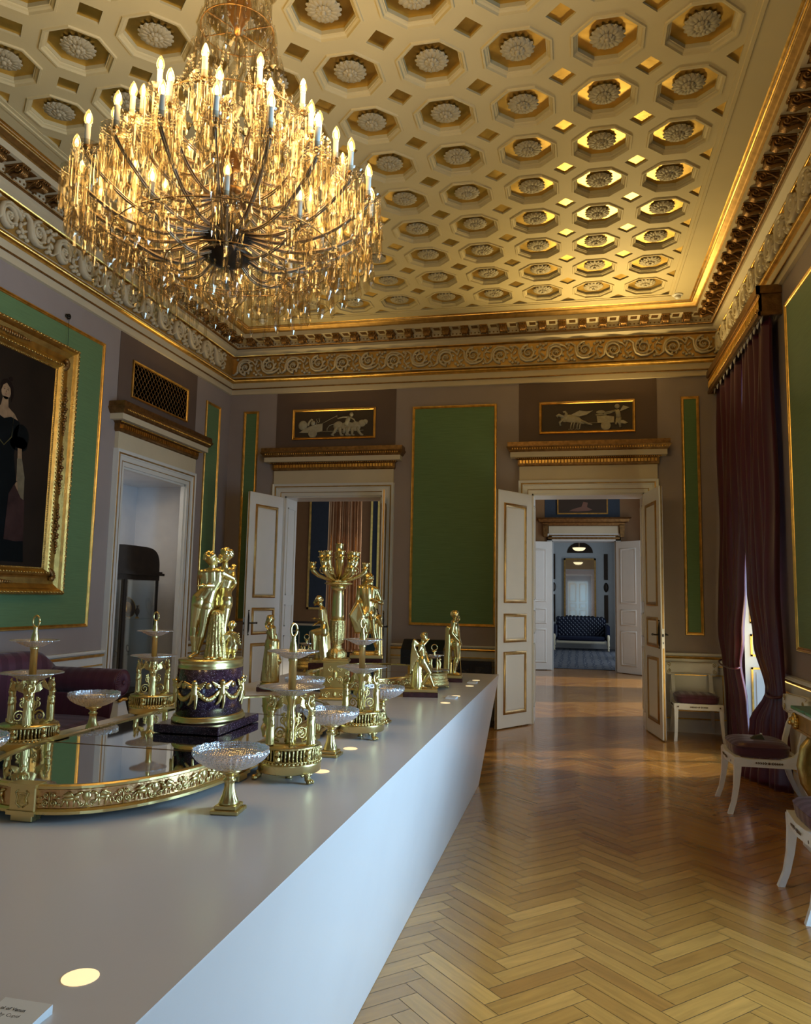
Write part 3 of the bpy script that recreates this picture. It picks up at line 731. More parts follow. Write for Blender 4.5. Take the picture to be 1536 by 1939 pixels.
# overdoor of the second doorway
r=struct(empty('door_6',(c2,Y2,0)))
b=MB(); b.box((-.70-.11,-.04,0),(-.70,0,3.0)); b.box((.70,-.04,0),(.81,0,3.0)); b.box((-.81,-.04,2.9),(.81,0,3.06)); b.build('casing','white',r)
b=MB(); b.box((-.70,0,0),(-.68,.35,2.9)); b.box((.68,0,0),(.70,.35,2.9)); b.box((-.7,0,2.88),(.7,.35,2.9)); b.build('jamb_lining','palewall',r)
b=MB()
b.loft([[(s*(.84+p),-p if y else 0,z) for p,z in [(.0,3.24),(.05,3.24),(.07,3.30),(.14,3.32),(.16,3.38),(.2,3.41),(0,3.41)]] for s,y in ((-1,0),(-1,1),(1,1),(1,0))])
for s in (-1,1): b.prism([(s*.80,2.98),(s*.88,2.98),(s*.90,3.24),(s*.78,3.24)],-.10,0)
b.box((-.79,-.055,2.93),(.79,0,2.98)); b.box((-.76,-.05,3.0),(.76,0,3.03)); b.build('gilt_moulding','leafd',r)
b=MB(); b.box((-.77,-.03,3.04),(.77,0,3.23)); b.build('overdoor_board','cream',r)
b=MB(); b.box((-.86,-.008,3.42),(.80,0,4.8)); b.build('painted_field','blue',r)
leaf(r,-.715,ang(-.62,-.16),.66,False,2.86,'white'); leaf(r,.715,ang(.50,-.47),.66,False,2.86,'white')
o=empty('framed_painting',(c2-.02,Y2-.01,3.50)); tag(o,'dark painting in a thin gilt frame over the far doorway in the blue room','painting')
b=MB(); b.box((-.56,-.03,0),(.56,0,.75)); b.build('frame','gilt',o); b=MB(); b.box((-.53,-.034,.03),(.53,-.028,.72)); b.build('canvas','wood2',o)
b=MB(); b.prism([(-.30,.07),(-.1,.06),(.15,.08),(.22,.10),(.1,.16),(.12,.26),(.02,.28),(-.02,.17),(-.2,.12)],-.0355,-.034); b.build('reclining_figure',mat('painted_flesh',(.22,.10,.06),.6),o)
# column on a green plinth
o=empty('fluted_column',(-4.02,13.0,0)); tag(o,'tall bronzed fluted column on a green plinth seen through the left doorway','column')
b=MB(); b.bbox((-.42,-.42,0),(.42,.42,.36),.01); b.build('plinth','greenm',o)
b=MB(); b.lathe([(.40,.36),(.40,.40),(.41,.43),(.40,.46),(.35,.48),(.34,.51),(.37,.54),(.37,.57),(.32,.60)],40); b.build('base','dark',o)
b=MB(); nf=28*6
rings=[]
for z,rr in ((.60,.325),(.64,.31),(2.5,.30),(4.88,.285)):
    rings.append([((rr-.030*abs(math.sin(j*PI/6))*(1 if z!=.6 else 0))*math.cos(2*PI*j/nf),(rr-.030*abs(math.sin(j*PI/6))*(1 if z!=.6 else 0))*math.sin(2*PI*j/nf),z) for j in range(nf)])
b.loft(rings,smooth=False); b.build('shaft','column',o)
# third room
Y3=26.0
room_wall('wall_third','palewall',(-1.6,Y3,0),(XR,Y3+.1,4.2)); room_wall('wall_third_left','palewall',(-1.7,Y2+.35,0),(-1.6,Y3,4.2)); room_wall('ceiling_third','palewall',(-1.7,Y2+.35,4.2),(XR,Y3,4.3))
b=MB()
for x in (-.72,.98):
    for z0,z1 in ((2.25,3.1),(.85,1.75)): b.box((x-.06,Y3-.03,z0),(x+.06,Y3,z1))
    b.lathe([(0,-.03),(.07,-.03),(.08,0),(0,0)],18,(x,Y3,2.0),sx=1,sy=2,axis='y')
struct(b.build('trim_6','dark'))
b=MB(); b.prism([(-.42*math.cos(PI*i/12)+.15,3.13+.36*math.sin(PI*i/12)) for i in range(13)],Y3-.02,Y3); struct(b.build('trim_7','dark'))
o=empty('pier_mirror',(.14,Y3-.03,.95)); tag(o,'tall mirror in a thin gilt frame above the navy sofa','mirror')
b=MB()
for q in ((-.52,-.46,0,2.0),(.46,.52,0,2.0),(-.52,.52,0,.06),(-.52,.52,1.94,2.0)): b.box((q[0],-.05,q[2]),(q[1],.0,q[3]))
b.build('frame','dgilt',o); b=MB(); b.box((-.47,-.02,.05),(.47,-.01,1.95)); b.build('mirror_glass','mirror',o)
o=empty('tufted_sofa',(.16,24.9,.014)); tag(o,'navy blue tufted sofa with white fringe in the farthest room','sofa')
b=MB()
for i in range(24):
    for j in range(9): 
        if (i+j)%2==0: b.ell((-.70+1.40*i/23,.30,.46+.5*j/8),(.085,.06,.085),8,6)
b.bbox((-.76,.28,.3),(.76,.46,1.0),.03); b.build('backrest','navy',o)
b=MB(); b.bbox((-.74,-.32,.30),(.74,.3,.44),.04); b.build('seat','navy',o)
for s in (-1,1):
    b=MB(); b.bbox((s*.80-.07,-.3,.3),(s*.80+.07,.44,.80),.04); b.build('armrest','navy',o)
    b=MB(); b.lathe([(.02,0),(.035,.02),(.02,.05),(.035,.09),(.02,.13),(.04,.18),(.03,.30),(.045,.42),(.03,.5)],12,(s*.82,-.36,0)); b.build('leg','cream',o)
b=MB()
for i in range(46): x=-.74+1.48*i/45; b.tube([(x-.012,-.335,.29),(x,-.34,.20),(x+.012,-.335,.29)],.007,5)
b.build('fringe','cream',o)
o=empty('carpet',(.1,21.6,0)); b=MB(); b.box((-1.45,-3.4,.002),(1.45,4.1,.012))
m,nt,bs=newmat('patterned_carpet'); tc=nt.nodes.new('ShaderNodeTexCoord'); ck=nt.nodes.new('ShaderNodeTexVoronoi'); ck.distance='CHEBYCHEV'; ck.inputs['Scale'].default_value=5; ck.inputs['Randomness'].default_value=.25
rr=nt.nodes.new('ShaderNodeValToRGB'); rr.color_ramp.interpolation='CONSTANT'; rr.color_ramp.elements[0].color=(.11,.10,.10,1); rr.color_ramp.elements[1].position=.3; rr.color_ramp.elements[1].color=(.022,.026,.040,1); e=rr.color_ramp.elements.new(.5); e.color=(.12,.11,.11,1)
lk(nt,tc.outputs['Object'],ck.inputs['Vector']); lk(nt,ck.outputs['Distance'],rr.inputs[0]); lk(nt,rr.outputs[0],bs.inputs['Base Color']); bs.inputs['Roughness'].default_value=.9
b.build('pile',m,o); b=MB()
for q in ((-1.5,1.5,-3.5,-3.4),(-1.5,1.5,4.1,4.2),(-1.5,-1.45,-3.4,4.1),(1.45,1.5,-3.4,4.1)): b.box((q[0],q[2],.002),(q[1],q[3],.012))
b.build('border','blue',o); tag(o,'blue and grey patterned carpet on the floor of the farthest room','carpet')
o=tag(empty('ceiling_lamp',(.1,21.8,3.02)),'round glowing ceiling lamp hanging in the farthest room','lamp')
b=MB(); b.lathe([(0,-.09),(.10,-.08),(.16,-.04),(.18,0),(0,0)],24); b.build('lamp_bowl',emis('lamp_bowl_glow',(1,.8,.45),2.0),o)
b=MB(); b.tube([(0,0,0),(0,0,1.18)],.012,8); b.build('rod','dark',o)
# ------------------------------------------------------------ wall decoration
def wplace(side,u,z):   # object frame: local x along wall, local -y out of the wall
    if side=='back': return (u,YB,z),0
    if side=='left': return (XL,u,z),R(90)
    return (XR,u,z),R(-90)
def frame_ring(b,w,z0,z1,prof,cx=0):
    # prof: (inward distance, projection) swept round a rectangle
    rings=[]
    for x,z,ux,uz in ((cx-w,z0,1,1),(cx+w,z0,-1,1),(cx+w,z1,-1,-1),(cx-w,z1,1,-1)): rings.append([(x+ux*d,-p,z+uz*d) for d,p in prof])
    rings.append(rings[0]); b.loft(rings,0,False,cap=False,closed=False)
def silk_panel(side,u0,u1,z0,z1,label,nar=False):
    loc,rz=wplace(side,(u0+u1)/2,z0); r=empty('silk_wall_panel',loc,rz); w=(u1-u0)/2; h=z1-z0
    b=MB(); b.box((-w+.01,-.010,.01),(w-.01,0,h-.01)); b.build('silk','silk',r)
    b=MB(); frame_ring(b,w,0,h,[(0,0),(0,.018),(.006,.026),(.014,.026),(.020,.018),(.026,.020),(.032,.016),(.036,.009)]); b.build('gilt_frame','gilt',r)
    tag(r,label,'wall panel'); return r
silk_panel('back',-4.625,-4.400,1.18,4.15,'narrow green silk panel on the back wall, left of the left doorway')
silk_panel('back',-2.155,-1.010,1.19,4.135,'wide green silk panel in a gilt frame between the two back doorways')
silk_panel('back',1.31,1.525,1.16,4.14,'narrow green silk panel on the back wall, right of the right doorway')
silk_panel('left',9.21,9.62,1.19,4.14,'green silk panel on the left wall in the corner beyond the display niche')
silk_panel('left',-.78,6.92,1.19,4.15,'large green silk panel on the left wall behind the portrait')
silk_panel('right',4.02,7.0,1.17,4.17,'green silk panel on the right wall nearer than the curtain')
# over-door reliefs
def relief(cx,z0,z1,hw_,label,kind):
    loc,rz=wplace('back',cx,z0); r=empty('relief_plaque',loc,rz); h=z1-z0
    b=MB(); frame_ring(b,hw_,0,h,[(0,0),(0,.024),(.008,.030),(.018,.026),(.024,.030),(.034,.020),(.036,.006)]); b.build('gilt_frame','gilt',r)
    b=MB(); b.box((-hw_+.02,-.012,.02),(hw_-.02,-.004,h-.02)); b.build('ground',mat('umber_ground',(.045,.027,.012),.6),r)
    b=MB(); sx=(2*hw_-.07); sz=h-.07
    def P(x,y): return (-hw_+.035+x*sx, .035+y*sz)
    def E(x,y,rx,ry,a=0): 
        c=P(x,y); b.ell((c[0],-.014,c[1]),(rx*sx,.016,ry*sz),14,8,rot=Matrix.Rotation(-a,3,'Y'))
    def T(pts,r0,r1=None):
        r1=r1 or r0; q=[P(*p) for p in pts]; n=len(q); b.tube([(x,-.015,z) for x,z in q],[(r0+(r1-r0)*i/(n-1))*sz for i in range(n)],8,flat=.7)
    def G(pts,d=.012): b.prism([P(*p) for p in pts],-.013-d,-.013)
    if kind=='lions':
        G([(.06,.18),(.13,.32),(.22,.44),(.28,.49),(.36,.52),(.36,.22),(.26,.16)])          # cart
        c=P(.235,.145); b.lathe([(.0,-.03),(.012,-.032),(.040,-.026),(.055,-.032),(.062,-.03),(.064,0)],22,(c[0],0,c[1]),axis='y')
        E(.105,.47,.06,.19); T([(.17,.45),(.19,.62),(.215,.70),(.23,.66)],.05,.03); E(.235,.55,.03,.10); T([(.28,.50),(.29,.62),(.275,.70),(.31,.74),(.32,.60),(.30,.55)],.016); T([(.36,.53),(.44,.66),(.52,.78)],.014)
        T([(.52,.78),(.545,.82)],.014); T([(.52,.78),(.55,.76)],.014)
        T([(.35,.21),(.55,.21),(.88,.22)],.02)
        # lion bodies
        E(.56,.42,.065,.17,.3); E(.68,.40,.11,.15); E(.78,.38,.07,.19); E(.86,.49,.05,.14); E(.90,.55,.035,.09); T([(.90,.52),(.925,.47)],.05,.03)
        for x,dx in ((.54,-.06),(.58,.02),(.66,.03),(.74,.0),(.80,.05),(.70,-.04)): T([(x,.35),(x+dx*.4,.18),(x+dx,.06),(x+dx+.03,.04)],.075,.035)
        T([(.52,.5),(.45,.44),(.42,.32),(.42,.24)],.02)
        T([(.66,.42),(.68,.62),(.70,.76)],.10,.075); E(.725,.84,.025,.09); T([(.69,.74),(.62,.75),(.55,.70)],.05,.03); T([(.71,.74),(.76,.64),(.78,.52)],.05,.03); T([(.66,.44),(.64,.28),(.63,.12)],.07,.05)
    else:
        E(.33,.45,.11,.15,-.15); E(.26,.46,.05,.13); E(.40,.38,.09,.09,-.4); G([(.32,.58),(.42,.74),(.50,.70),(.57,.72),(.50,.58),(.42,.52)]); T([(.44,.36),(.52,.24),(.56,.20)],.07,.04)
        T([(.26,.50),(.275,.64),(.26,.72),(.235,.70)],.06,.035); T([(.24,.52),(.19,.60),(.165,.54)],.08,.08); T([(.24,.44),(.20,.32),(.21,.20)],.06,.05)
        for x in (.34,.37,.41,.44): T([(x,.34),(x-.015,.20),(x-.02,.06)],.03,.016); T([(x-.02,.06),(x-.045,.05)],.015)
        T([(.52,.27),(.62,.27)],.02)
        G([(.61,.52),(.72,.52),(.80,.48),(.80,.28),(.92,.20),(.95,.24),(.90,.34),(.86,.34),(.80,.26),(.62,.26)])
        c=P(.71,.16); b.lathe([(.0,-.03),(.012,-.032),(.040,-.026),(.055,-.032),(.062,-.03),(.064,0)],22,(c[0],0,c[1]),axis='y')
        E(.655,.66,.05,.07); T([(.60,.56),(.66,.57),(.72,.54)],.04,.03)
        T([(.85,.44),(.845,.60),(.83,.72)],.10,.085); E(.835,.86,.028,.09); T([(.82,.72),(.76,.62),(.69,.58)],.05,.03); T([(.82,.70),(.74,.66),(.68,.62)],.04,.03)
        G([(.86,.66),(.90,.88),(.97,.80),(.93,.74)]); T([(.86,.44),(.86,.26),(.87,.08)],.07,.04); T([(.84,.44),(.825,.28),(.82,.18)],.06,.04)
    b.build('relief_figures',mat('relief_stucco',(.40,.35,.235),.6,var=.12,vscale=25),r)
    tag(r,label,'plaque')
relief(-3.279,3.715,4.15,.605,'gilt framed relief of lions drawing a cart, over the left doorway','lions')
relief(.151,3.705,4.13,.605,'gilt framed relief of long-necked birds drawing a cart, over the right doorway','birds')
# fish-scale grille
loc,rz=wplace('left',8.075,3.715); r=empty('ventilation_grille',loc,rz); tag(r,'gilt fish-scale ventilation grille above the display niche','grille')
b=MB(); frame_ring(b,.63,0,.43,[(0,0),(0,.024),(.008,.030),(.02,.026),(.028,.012)]); b.build('gilt_frame','gilt',r)
b=MB(); b.box((-.62,-.006,.01),(.62,-.001,.42)); b.build('backing','black',r)
b=MB(); p=.0745
for j in range(9):
    for i in range(-9,10):
        cx=i*p+(p/2 if j%2 else 0); cz=.02+j*.046
        pts=[(cx+.036*math.cos(a),-.012,cz+.050*math.sin(a)) for a in [PI*k/10 for k in range(11)]]
        pts=[q for q in pts if -.605<q[0]<.605 and q[2]<.405]
        if len(pts)>2: b.tube(pts,.0035,5)
b.build('scale_lattice','leafd',r)

# portrait
def portrait():
    loc,rz=wplace('left',5.52,1.51); r=empty('portrait_painting',loc,rz); tag(r,'full-length portrait of a person in a black off-shoulder dress in a wide gilt frame','painting')
    w,h=.87,2.38
    b=MB(); pr=[(0,-.0),(0,.10),(.01,.118),(.03,.122),(.045,.108),(.06,.085),(.10,.062),(.15,.058),(.165,.064),(.18,.085),(.20,.092),(.215,.080),(.232,.060),(.24,.058),(.25,.045),(.255,.02)]
    frame_ring(b,w,0,h,pr)
    b.build('gilt_frame','frame',r)
    b=MB()
    def rows(step,d,pj,rad,n=6):
        k=int((2*(w-d))/step)
        for i in range(k+1):
            x=-(w-d)+2*(w-d)*i/k
            for z in (d,h-d): b.ell((x,-pj,z),rad,n,4,rot=Matrix.Rotation(.5,3,'Y'))
        k=int((h-2*d)/step)
        for i in range(k+1):
            z=d+(h-2*d)*i/k
            for x in (-(w-d),w-d): b.ell((x,-pj,z),(rad[2],rad[1],rad[0]),n,4,rot=Matrix.Rotation(-.5,3,'Y'))
    for args in ((.042,.022,.118,(.016,.016,.011)),(.036,.20,.09,(.014,.012,.010)),(.02,.243,.056,(.007,.006,.007))):
        b=MB(); rows(*args); b.build('carved_edging','frame',r)
    b=MB()
    for sx in (-1,1):
        for sz,zz in ((1,0),(-1,h)):
            for k in range(7):
                a=PI*k/12; b.ell((sx*(w-.17+.0)+sx*(-.02+.10*math.cos(a))*.6,-.075,zz+sz*(.17+(-.02+.10*math.sin(a))*.6)),(.032,.022,.014),8,5,rot=Matrix.Rotation(-a*sx*sz,3,'Y'))
            b.ell((sx*(w-.15),-.085,zz+sz*.15),(.028,.025,.028),8,6)
            b.build('corner_ornament','leafd',r); b=MB()
        for zc_ in (.62,1.18,1.75):
            for k in range(-8,9):
                f=math.cos(k/8*PI/2); b.ell((sx*(w-.11)+.018*math.sin(k*1.9)*f,-.070,zc_+k*.028),(.020*f+.006,.014,.016),6,4)
            b.build('applied_ornament','leafd',r); b=MB()
    for zz in (.11,h-.11):
        b=MB()
        for k in range(-8,9):
            f=math.cos(k/8*PI/2); b.ell((k*.028,-.07,zz),(.016,.014,.020*f+.006),6,4)
        b.build('applied_ornament','leafd',r)
    b=MB(); b.box((-w+.24,-.045,.24),(w-.24,-.03,h-.24)); b.build('canvas',mat('painted_dark_ground',(.016,.009,.005),.6,var=.35,vscale=2,spec=.15),r)
    # painted figure: flat layers of paint on the canvas
    def paint(name,polys,col,y,rough=.4):
        mt_=mat('paint_'+name,col,.7,var=.3,vscale=9,spec=.08)
        for P in polys:
            b=MB(); b.prism([(px_,pz_*.945) for px_,pz_ in P],-.0452-y*.0006-.0006,-.0452-y*.0006); b.build(name,mt_,r)
    def el(cx,cz,rx,rz_,n=20,a=0): return [(cx+rx*math.cos(t)*math.cos(a)-rz_*math.sin(t)*math.sin(a),cz+rx*math.cos(t)*math.sin(a)+rz_*math.sin(t)*math.cos(a)) for t in [2*PI*i/n for i in range(n)]]
    X=.01 # figure axis in frame coordinates
    paint('painted_dress',[[(X-.50,.30),(X-.42,.8),(X-.20,1.2),(X-.13,1.45),(X-.16,1.62),(X-.10,1.66),(X+.0,1.62),(X+.12,1.64),(X+.19,1.60),(X+.17,1.45),(X+.15,1.28),(X+.22,.95),(X+.34,.5),(X+.36,.30)],el(X+.22,1.47,.10,.12),el(X-.20,1.47,.10,.12),el(X+.20,1.40,.11,.07)],(.003,.004,.004),1)
    paint('painted_skin',[el(X+.0,1.86,.058,.085),[(X-.032,1.80),(X+.030,1.80),(X+.04,1.71),(X+.12,1.665),(X+.165,1.615),(X+.08,1.63),(X+.0,1.60),(X-.10,1.63),(X-.14,1.66),(X-.05,1.71)],[(X+.19,1.36),(X+.24,1.36),(X+.255,1.22),(X+.24,1.05),(X+.20,1.05),(X+.20,1.22)],el(X+.215,1.0,.028,.045)],(.26,.15,.075),2)
    paint('painted_hair',[[(X-.062,1.84),(X-.07,1.90),(X-.045,1.95),(X+.0,1.97),(X+.05,1.95),(X+.085,1.90),(X+.09,1.82),(X+.065,1.76),(X+.06,1.83),(X+.045,1.89),(X+.0,1.93),(X-.04,1.90)],el(X+.045,1.98,.025,.02)],(.012,.006,.004),3)
    paint('painted_features',[el(X-.022,1.868,.010,.0035,10),el(X+.020,1.868,.010,.0035,10),[(X-.036,1.882),(X-.012,1.886),(X-.012,1.883),(X-.036,1.879)],[(X+.01,1.886),(X+.034,1.882),(X+.034,1.879),(X+.01,1.883)],[(X-.006,1.838),(X+.001,1.866),(X+.002,1.838)]],(.05,.02,.012),4)
    paint('painted_lips',[el(X-.002,1.822,.011,.0035,12)],(.20,.06,.045),5)
    paint('painted_shawl',[[(X+.19,1.26),(X+.25,1.27),(X+.30,1.1),(X+.31,.84),(X+.25,.84),(X+.22,1.02),(X+.20,1.12)]],(.15,.11,.06),3)
    paint('painted_shawl_end',[[(X+.12,.92),(X+.18,1.02),(X+.27,.90),(X+.32,.88),(X+.34,.50),(X+.25,.49),(X+.10,.50)]],(.040,.018,.014),4)
    paint('painted_chain',[[(X+.11,1.66),(X+.115,1.66),(X+.10,1.45),(X+.02,1.36),(X-.06,1.42),(X-.08,1.55),(X-.085,1.55),(X-.065,1.41),(X+.02,1.352),(X+.105,1.44)]],(.08,.06,.02),5)
    paint('painted_shoe',[el(X+.02,.325,.04,.014)],(.12,.10,.08),2)
portrait()
o=tag(empty('picture_hook',(XL+.02,6.285,4.19)),'small iron picture hook with a cord above the portrait frame','hook')
b=MB(); b.ell((.02,0,.03),(.012,.022,.018),10,8); b.tube([(0,0,.0),(.03,0,.0),(.035,0,.02)],.008,6); b.lathe([(.02,-.01),(.02,.0)],12,(0,0,.03),axis='x'); b.build('hook_head','iron',o)
b=MB(); b.tube([(.02,0,.0),(.03,0,-.34)],.0022,5); b.build('cord','iron',o)
for x,y,l in ((-4.12,9.30,'white smoke detector on the ceiling in the far left corner'),(1.22,9.33,'white smoke detector on the ceiling in the far right corner')):
    o=tag(empty('smoke_detector',(x,y,ZC-.006)),l,'smoke detector')
    b=MB(); b.lathe([(0,-.018),(.05,-.018),(.062,-.012),(.065,0),(0,0)],20); b.build('mounting_base','plastic',o)
    b=MB(); b.lathe([(0,-.055),(.022,-.052),(.034,-.040),(.036,-.018),(0,-.018)],16); b.build('sensor_head','plastic',o)
o=tag(empty('wall_sensor',(1.79,YB-.0,2.80)),'small pale sensor box on the back wall beside the curtain','sensor')
b=MB(); b.bbox((-.02,-.022,-.035),(.02,0,.035),.005); b.build('housing','plastic',o)
b=MB(); b.lathe([(0,-.026),(.006,-.026),(.008,-.02)],8,(0,0,0),axis='y'); b.build('lens','black',o)

# ------------------------------------------------------------ the long display table
TZ=.90
TX0,TX1,TY0,TY1=-2.35,-.655,-.72,6.76
SPOTS=[(-.822,1.220),(-.928,2.79),(-.948,3.235),(-.798,4.80),(-.787,5.16),(-.778,5.78),(-.783,6.20)]
def table():
    r=empty('display_table',(0,0,0)); tag(r,'long white display table with inward-sloping sides under the gilt centrepieces','table')
    b=MB()
    t=[(TX0,TY0),(TX1,TY0),(TX1,TY1),(TX0,TY1)]; u=[(TX0+.14,TY0+.14),(TX1-.145,TY0+.14),(TX1-.145,TY1-.19),(TX0+.14,TY1-.19)]
    b.loft([[(x,y,0.002) for x,y in u],[(x,y,TZ-.004) for x,y in t],[(x,y,TZ) for x,y in t]]); b.build('carcass','board',r)
    b=MB()
    for x,y in SPOTS: b.lathe([(0,0),(.032,0),(.034,.0005),(0,.0006)],28,(x,y,TZ))
    for k,(x,y) in enumerate(SPOTS):
        q=MB(); q.lathe([(0,.0009),(.0305,.0009),(.0305,.0002)],28,(x,y,TZ)); q.build('recessed_spotlight','spot',r)
table()
def card(x,y,rz,label,lines,w=.10,h=.055):
    r=empty('label_card',(x,y,TZ),rz); tag(r,label,'card',None)
    b=MB(); b.loft([[(-w/2,-h/2,0),(w/2,-h/2,0),(w/2,h/2,0),(-w/2,h/2,0)],[(-w/2,-h/2,.006),(w/2,-h/2,.006),(w/2,h/2,.014),(-w/2,h/2,.014)]]); b.build('plate','plastic',r)
    for i,t in enumerate(lines):
        c=bpy.data.curves.new('lettering','FONT'); c.body=t; c.size=.0095; c.align_x='RIGHT'; c.extrude=.0001
        o=bpy.data.objects.new('t',c); COL.objects.link(o); dg=bpy.context.evaluated_depsgraph_get(); me=bpy.data.meshes.new_from_object(o.evaluated_get(dg)); bpy.data.objects.remove(o)
        me.materials.clear(); me.materials.append(M['black']); p=put('lettering',me,r,(w/2-.030,h/2-.026-i*.013,.0102-.0019*i+.0012)); p.rotation_euler=(math.atan2(.008,h),0,0)
card(-.835,1.075,R(0),'white label card with two lines of small type on the near table corner',['ol of Venus','ed by Cupid'],.085,.07)
card(-.795,5.03,R(-12),'small white label card on the table beside the winged youth statue',['Amor'],.07,.05)
card(-.785,5.99,R(-12),'small white label card on the table beside the standing youth statue',['Ganymede'],.07,.05)

# ------------------------------------------------------------ mirrored plateau
def plateau_outline(yc,n=22,hx=.375,ys=.62,ye=1.02,inset=0,blk=.065):
    # straight middle, half-elliptic ends ; returned counter-clockwise
    pts=[]
    hx=hx-inset; e=ye-inset
    for i in range(n+1):
        a=-PI/2+ (PI/2)*i/n; pts.append((hx*math.cos(a)**.85 if i<n else hx, -ys+(e-ys)*math.sin(a)))
    up=[(x,-y) for x,y in pts[::-1]]
    right=pts+up
    left=[(-x,y) for x,y in right[::-1]]
    out=right+left[1:-1]
    return [(TXC+x,yc+y) for x,y in out]
TXC=-1.53
def plateau(yc,label,ye=1.02,ys=.42,joints=(-.45,.42)):
    r=empty('mirrored_plateau',(TXC,yc,TZ+.001)); tag(r,label,'plateau'); L=lambda pts:[(x-TXC,y-yc) for x,y in pts]
    oo=L(plateau_outline(yc,ye=ye,ys=ys)); ii=L(plateau_outline(yc,ye=ye,ys=ys,inset=.014)); gg=L(plateau_outline(yc,ye=ye,ys=ys,inset=.006))
    b=MB(); b.loft([[(x,y,.094) for x,y in ii],[(x,y,.097) for x,y in ii]]); b.build('mirror_glass','mirror',r)
    def band(nm,m,f):
        b=MB(); n=len(oo); rings=[]
        for k in range(n):
            p=Vector(oo[k]); a=Vector(oo[k-1]); c=Vector(oo[(k+1)%n]); t=(c-a).normalized(); nn=Vector((t.y,-t.x))
            rings.append([(p.x+nn.x*d,p.y+nn.y*d,z) for d,z in f])
        rings.append(rings[0]); b.loft(rings,0,False,cap=False,closed=False); return b.build(nm,m,r)
    band('gallery_rim','ormolu',[(-.014,.095),(-.014,.101),(.004,.103),(.009,.099),(.009,.092),(.002,.088),(-.002,.088)])
    band('frieze_band',mat('copper_gilt_frieze',(.62,.36,.16),.32,1,var=.15,vscale=20,bump=.2,bscale=80),[(-.001,.090),(-.001,.034)])
    band('base_rim','ormolu',[(-.002,.038),(.004,.036),(.010,.030),(.010,.022),(.003,.019),(-.014,.019)])
    # frieze relief: winged beasts, urns and scrolls in turn
    b=MB(); n=len(oo); seglen=[(Vector(oo[(k+1)%n])-Vector(oo[k])).length for k in range(n)]; tot=sum(seglen)
    def at(s):
        s%=tot; k=0
        while s>seglen[k]: s-=seglen[k]; k=(k+1)%n
        p=Vector(oo[k]).lerp(Vector(oo[(k+1)%n]),s/seglen[k]); t=(Vector(oo[(k+1)%n])-Vector(oo[k])).normalized(); return p,t
    def stamp(u,s0):
        for (vs,off) in [(u.v,len(b.v))]:
            nv=[]
            for (x,y,z) in vs:
                p,t=at(s0+x); nn=Vector((t.y,-t.x)); q=p+nn*(-y); nv.append((q.x,q.y,z+.036))
            b.add(nv,u.f,0,True)
    def beast(sg):
        u=MB(); X=lambda x:sg*x
        u.ell((X(0),-.003,.028),(.017,.005,.007)); u.ell((X(.017),-.003,.031),(.008,.005,.009)); u.tube([(X(.018),-.003,.034),(X(.023),-.003,.041),(X(.028),-.003,.043)],[.005,.005,.004],6); u.ell((X(.029),-.003,.043),(.006,.004,.004),6,4)
        for x,k in ((-.014,-.008),(-.008,.004),(.012,.0),(.018,.012)): u.tube([(X(x),-.003,.026),(X(x+k*.5),-.003,.015),(X(x+k),-.003,.005)],[.004,.0025,.0022],5)
        for q in range(5): u.tube([(X(.010),-.004,.032),(X(.004-q*.005),-.004,.043-q*.0012),(X(-.008-q*.003),-.004,.046-q*.003)],[.003,.0028,.001],5)
        u.tube([(X(-.016),-.003,.028),(X(-.026),-.003,.022),(X(-.028),-.003,.012),(X(-.034),-.003,.010)],.0018,5); return u
    def urn():
        u=MB(); u.lathe([(.010,.004),(.004,.012),(.004,.020),(.011,.026),(.013,.036),(.009,.040),(.012,.046)],10,(0,0,0),sy=.4); 
        for s in (-1,1): u.tube(spiral((s*.016,.012),.008,1.3,12,0,s,y=-.003),[.0022]*13,5)
        return u
    def arab():
        u=MB(); u.tube([(0,-.002,.003),(0,-.002,.046)],.0022,5)
        for s in (-1,1):
            u.tube(spiral((s*.011,.016),.010,1.6,16,-PI/2,s,y=-.003),[.0024]*17,5); u.tube(spiral((s*.009,.037),.0075,1.5,14,-PI/2,s,y=-.003),[.002]*15,5); u.ell((s*.024,-.003,.030),(.006,.003,.003),6,4); u.ell((s*.026,-.003,.012),(.006,.003,.003),6,4)
        return u
    s=.075; k=0; motifs=[arab(),beast(1),urn(),beast(-1)]; step=[.055,.045,.045,.055]
    while s<tot-.06:
        stamp(motifs[k%4],s); s+=step[k%4]; k+=1
    b.build('chased_relief','ormolu',r)
    # pedestal blocks with lyres, on square feet
    for (x,y,a) in ((0,-ye,0),(0,ye,PI),(.375,-ys+.02,PI/2),(.375,ys-.02,PI/2),(-.375,-ys+.02,-PI/2),(-.375,ys-.02,-PI/2)):
        q=empty('corner_block',(x,y,0),a,r); 
        b=MB(); b.bbox((-.042,-.012,.020),(.042,.03,.103),.003); b.box((-.045,-.017,.094),(.045,.03,.1035)); b.box((-.046,-.018,.018),(.046,.03,.030)); b.build('block','ormolu',q)
        b=MB(); b.bbox((-.035,-.012,.0),(.035,.03,.02),.002); b.build('foot','ormolu',q)
        b=MB(); 
        for s_ in (-1,1): b.tube([(s_*.004,-.013,.040),(s_*.018,-.013,.050),(s_*.014,-.013,.066),(s_*.020,-.013,.080),(s_*.013,-.013,.086)],[.003,.003,.0026,.003,.002],6)
        b.box((-.016,-.014,.076),(.016,-.012,.079)); b.box((-.009,-.0145,.050),(.009,-.012,.074)); b.build('lyre','ormolu2',q)
    for j in joints: b=MB(); b.box((-.372,j-.002,.0975),(.372,j+.002,.0985)); b.build('glass_joint','leafd',r)
plateau(2.975,'mirrored plateau with chased gilt gallery under the porphyry drum, nearer of the two')
